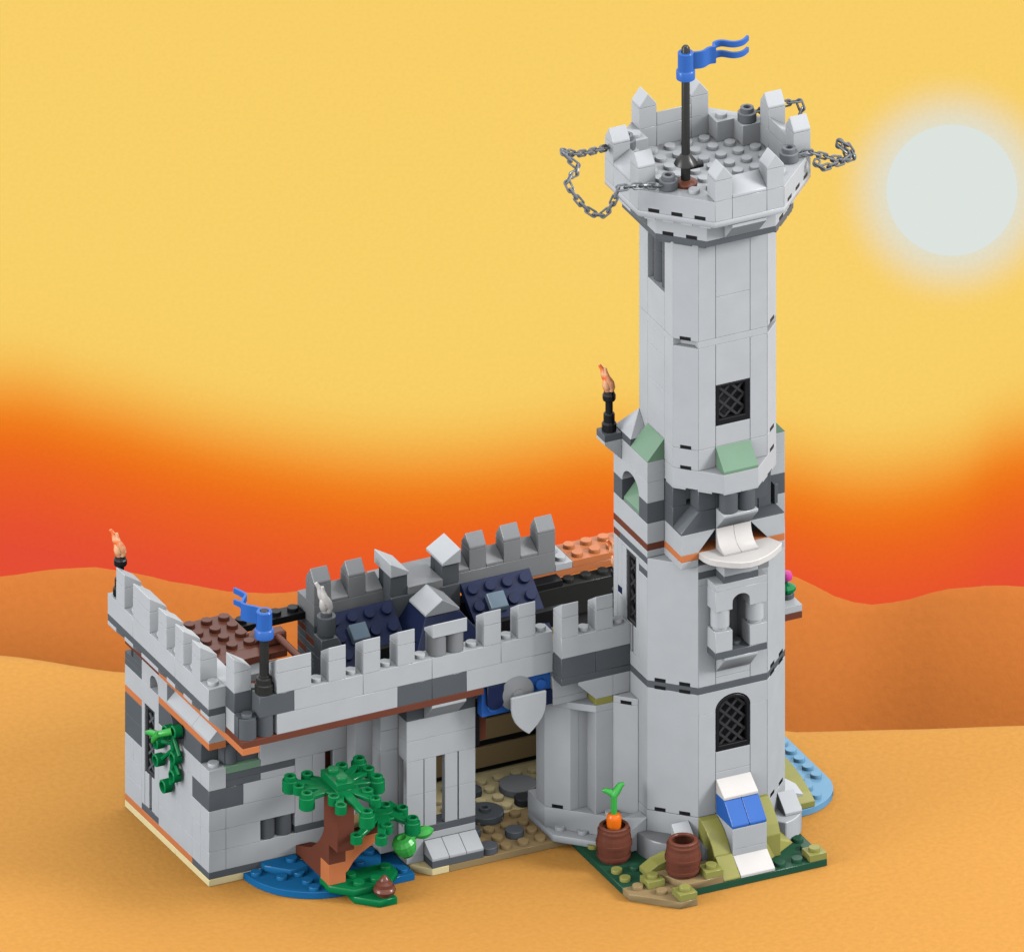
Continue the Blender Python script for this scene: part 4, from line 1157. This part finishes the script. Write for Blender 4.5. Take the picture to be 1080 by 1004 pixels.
nz = nt.nodes.new('ShaderNodeTexNoise'); nz.inputs['Scale'].default_value = .12; nz.inputs['Detail'].default_value = 2
nt.links.new(tc.outputs['Object'], nz.inputs['Vector'])
h = M_('ADD', h, M_('MULTIPLY', M_('SUBTRACT', nz.outputs['Fac'], .5), 3))
cr = nt.nodes.new('ShaderNodeValToRGB'); cr.color_ramp.interpolation = 'B_SPLINE'
K = [(-155, (228, 78, 52)), (-110, (232, 86, 42)), (-60, (236, 103, 30)), (-28, (240, 122, 26)), (0, (243, 152, 50)), (34, (246, 190, 84)), (70, (247, 207, 102)), (170, (249, 209, 106)), (420, (248, 207, 104))]
e = cr.color_ramp.elements
lo, hi = -160, 440
for i, (v, c) in enumerate(K):
    p = (v-lo)/(hi-lo)
    if i < 2: e[i].position = p; e[i].color = rgb(*c)
    else: q = e.new(p); q.color = rgb(*c)
nt.links.new(M_('DIVIDE', M_('SUBTRACT', h, lo), hi-lo), cr.inputs['Fac'])
# aureole round the sun disc
SX, SY, SR = 1004, 201, 69
dx = M_('SUBTRACT', M_('MULTIPLY', sp.outputs['X'], PXS), SX-540)
dz = M_('SUBTRACT', M_('MULTIPLY', sp.outputs['Z'], kz), 502-SY)
rr = M_('SQRT', M_('ADD', M_('MULTIPLY', dx, dx), M_('MULTIPLY', dz, dz)))
mr = nt.nodes.new('ShaderNodeMapRange'); mr.interpolation_type = 'SMOOTHERSTEP'
mr.inputs['From Min'].default_value = 44; mr.inputs['From Max'].default_value = 136; mr.inputs['To Min'].default_value = 1; mr.inputs['To Max'].default_value = 0
nt.links.new(rr, mr.inputs['Value'])
mx = nt.nodes.new('ShaderNodeMix'); mx.data_type = 'RGBA'
nt.links.new(mr.outputs[0], mx.inputs['Factor']); nt.links.new(cr.outputs['Color'], mx.inputs[6]); mx.inputs[7].default_value = rgb(223, 224, 210)
g = nt.nodes.new('ShaderNodeTexNoise'); g.inputs['Scale'].default_value = 4.5; g.inputs['Detail'].default_value = 2
nt.links.new(tc.outputs['Object'], g.inputs['Vector'])
gm = nt.nodes.new('ShaderNodeMapRange'); gm.inputs['From Min'].default_value = .3; gm.inputs['From Max'].default_value = .7; gm.inputs['To Min'].default_value = .98; gm.inputs['To Max'].default_value = 1.02
nt.links.new(g.outputs['Fac'], gm.inputs['Value']); nt.links.new(gm.outputs[0], em.inputs['Strength'])
nt.links.new(mx.outputs[2], em.inputs['Color'])
vs = []; fs = []
L = list(range(-104, 105, 4))
for x in L:
    y = -max(0, abs(x)-40)**2/200
    vs += [(x, y, -30), (x, y, 34)]
for i in range(len(L)-1): fs.append([2*i, 2*i+2, 2*i+3, 2*i+1])
me = bpy.data.meshes.new('sky'); me.from_pydata(vs, [], fs); me.materials.append(sm)
sky = bpy.data.objects.new('sky', me); COL.objects.link(sky); sky['kind'] = 'structure'
sky.location = org; sky.rotation_euler = (0, 0, -AZ)
# sun disc, seen as a circle: a ball of light hanging just in front of the backdrop
um = bpy.data.materials.new('sun_glow'); um.use_nodes = True
ub = um.node_tree.nodes['Principled BSDF']; ub.inputs['Base Color'].default_value = (0, 0, 0, 1); ub.inputs['Specular IOR Level'].default_value = 0
ub.inputs['Emission Color'].default_value = rgb(221, 228, 223); ub.inputs['Emission Strength'].default_value = 1
a = MB(); c = scr(SX, SY, T3-4.2)
r_ = SR/PXS
a.lathe([(r_*math.cos(R(t)) if abs(t) < 90 else .0001, r_*math.sin(R(t))) for t in range(-90, 91, 6)], c, um, 64)
single('sun', a, 'pale round sun glowing in the yellow sky', 'sun', c)

# ================================================================== light and camera
W0 = bpy.data.worlds.new('World'); S.world = W0; W0.use_nodes = True
bg = W0.node_tree.nodes['Background']; bg.inputs['Color'].default_value = WORLD_C; bg.inputs['Strength'].default_value = WORLD_S
wt = W0.node_tree; wc = wt.nodes.new('ShaderNodeTexCoord'); ws = wt.nodes.new('ShaderNodeSeparateXYZ'); wt.links.new(wc.outputs['Generated'], ws.inputs[0])
wr = wt.nodes.new('ShaderNodeMapRange'); wr.inputs['From Min'].default_value = -.25; wr.inputs['From Max'].default_value = .15
wr.inputs['To Min'].default_value = WORLD_S*WORLD_LOW; wr.inputs['To Max'].default_value = WORLD_S
wt.links.new(ws.outputs['Z'], wr.inputs['Value']); wt.links.new(wr.outputs[0], bg.inputs['Strength'])
def area(name, frm, to, size, power, col=(1, 1, 1)):
    l = bpy.data.lights.new(name, 'AREA'); l.shape = 'DISK'; l.size = size; l.energy = power; l.color = col
    o = bpy.data.objects.new(name, l); COL.objects.link(o); o.location = frm
    o.rotation_euler = (Vector(to)-Vector(frm)).to_track_quat('-Z', 'Y').to_euler()
tgt = Vector((16, -2, 10))
LIGHTS(area, tgt)
cam = bpy.data.cameras.new('camera'); co = bpy.data.objects.new('camera', cam); COL.objects.link(co)
cam.type = 'ORTHO'; cam.ortho_scale = 1080/PXS; cam.clip_start = 1; cam.clip_end = 600
co.location = CEN-DV*150
co.rotation_euler = Matrix((RV, UV, -DV)).transposed().to_euler()
S.camera = co
S.view_settings.view_transform = 'Standard'; S.view_settings.look = 'None'; S.view_settings.gamma = 1; S.view_settings.exposure = 0
S.cycles.max_bounces = 8; S.cycles.diffuse_bounces = DIFB; S.cycles.glossy_bounces = 0; S.cycles.transmission_bounces = 8
S.cycles.use_denoising = True
S.cycles.use_fast_gi = True; S.cycles.fast_gi_method = 'ADD'; W0.light_settings.ao_factor = AOF; W0.light_settings.distance = AOD
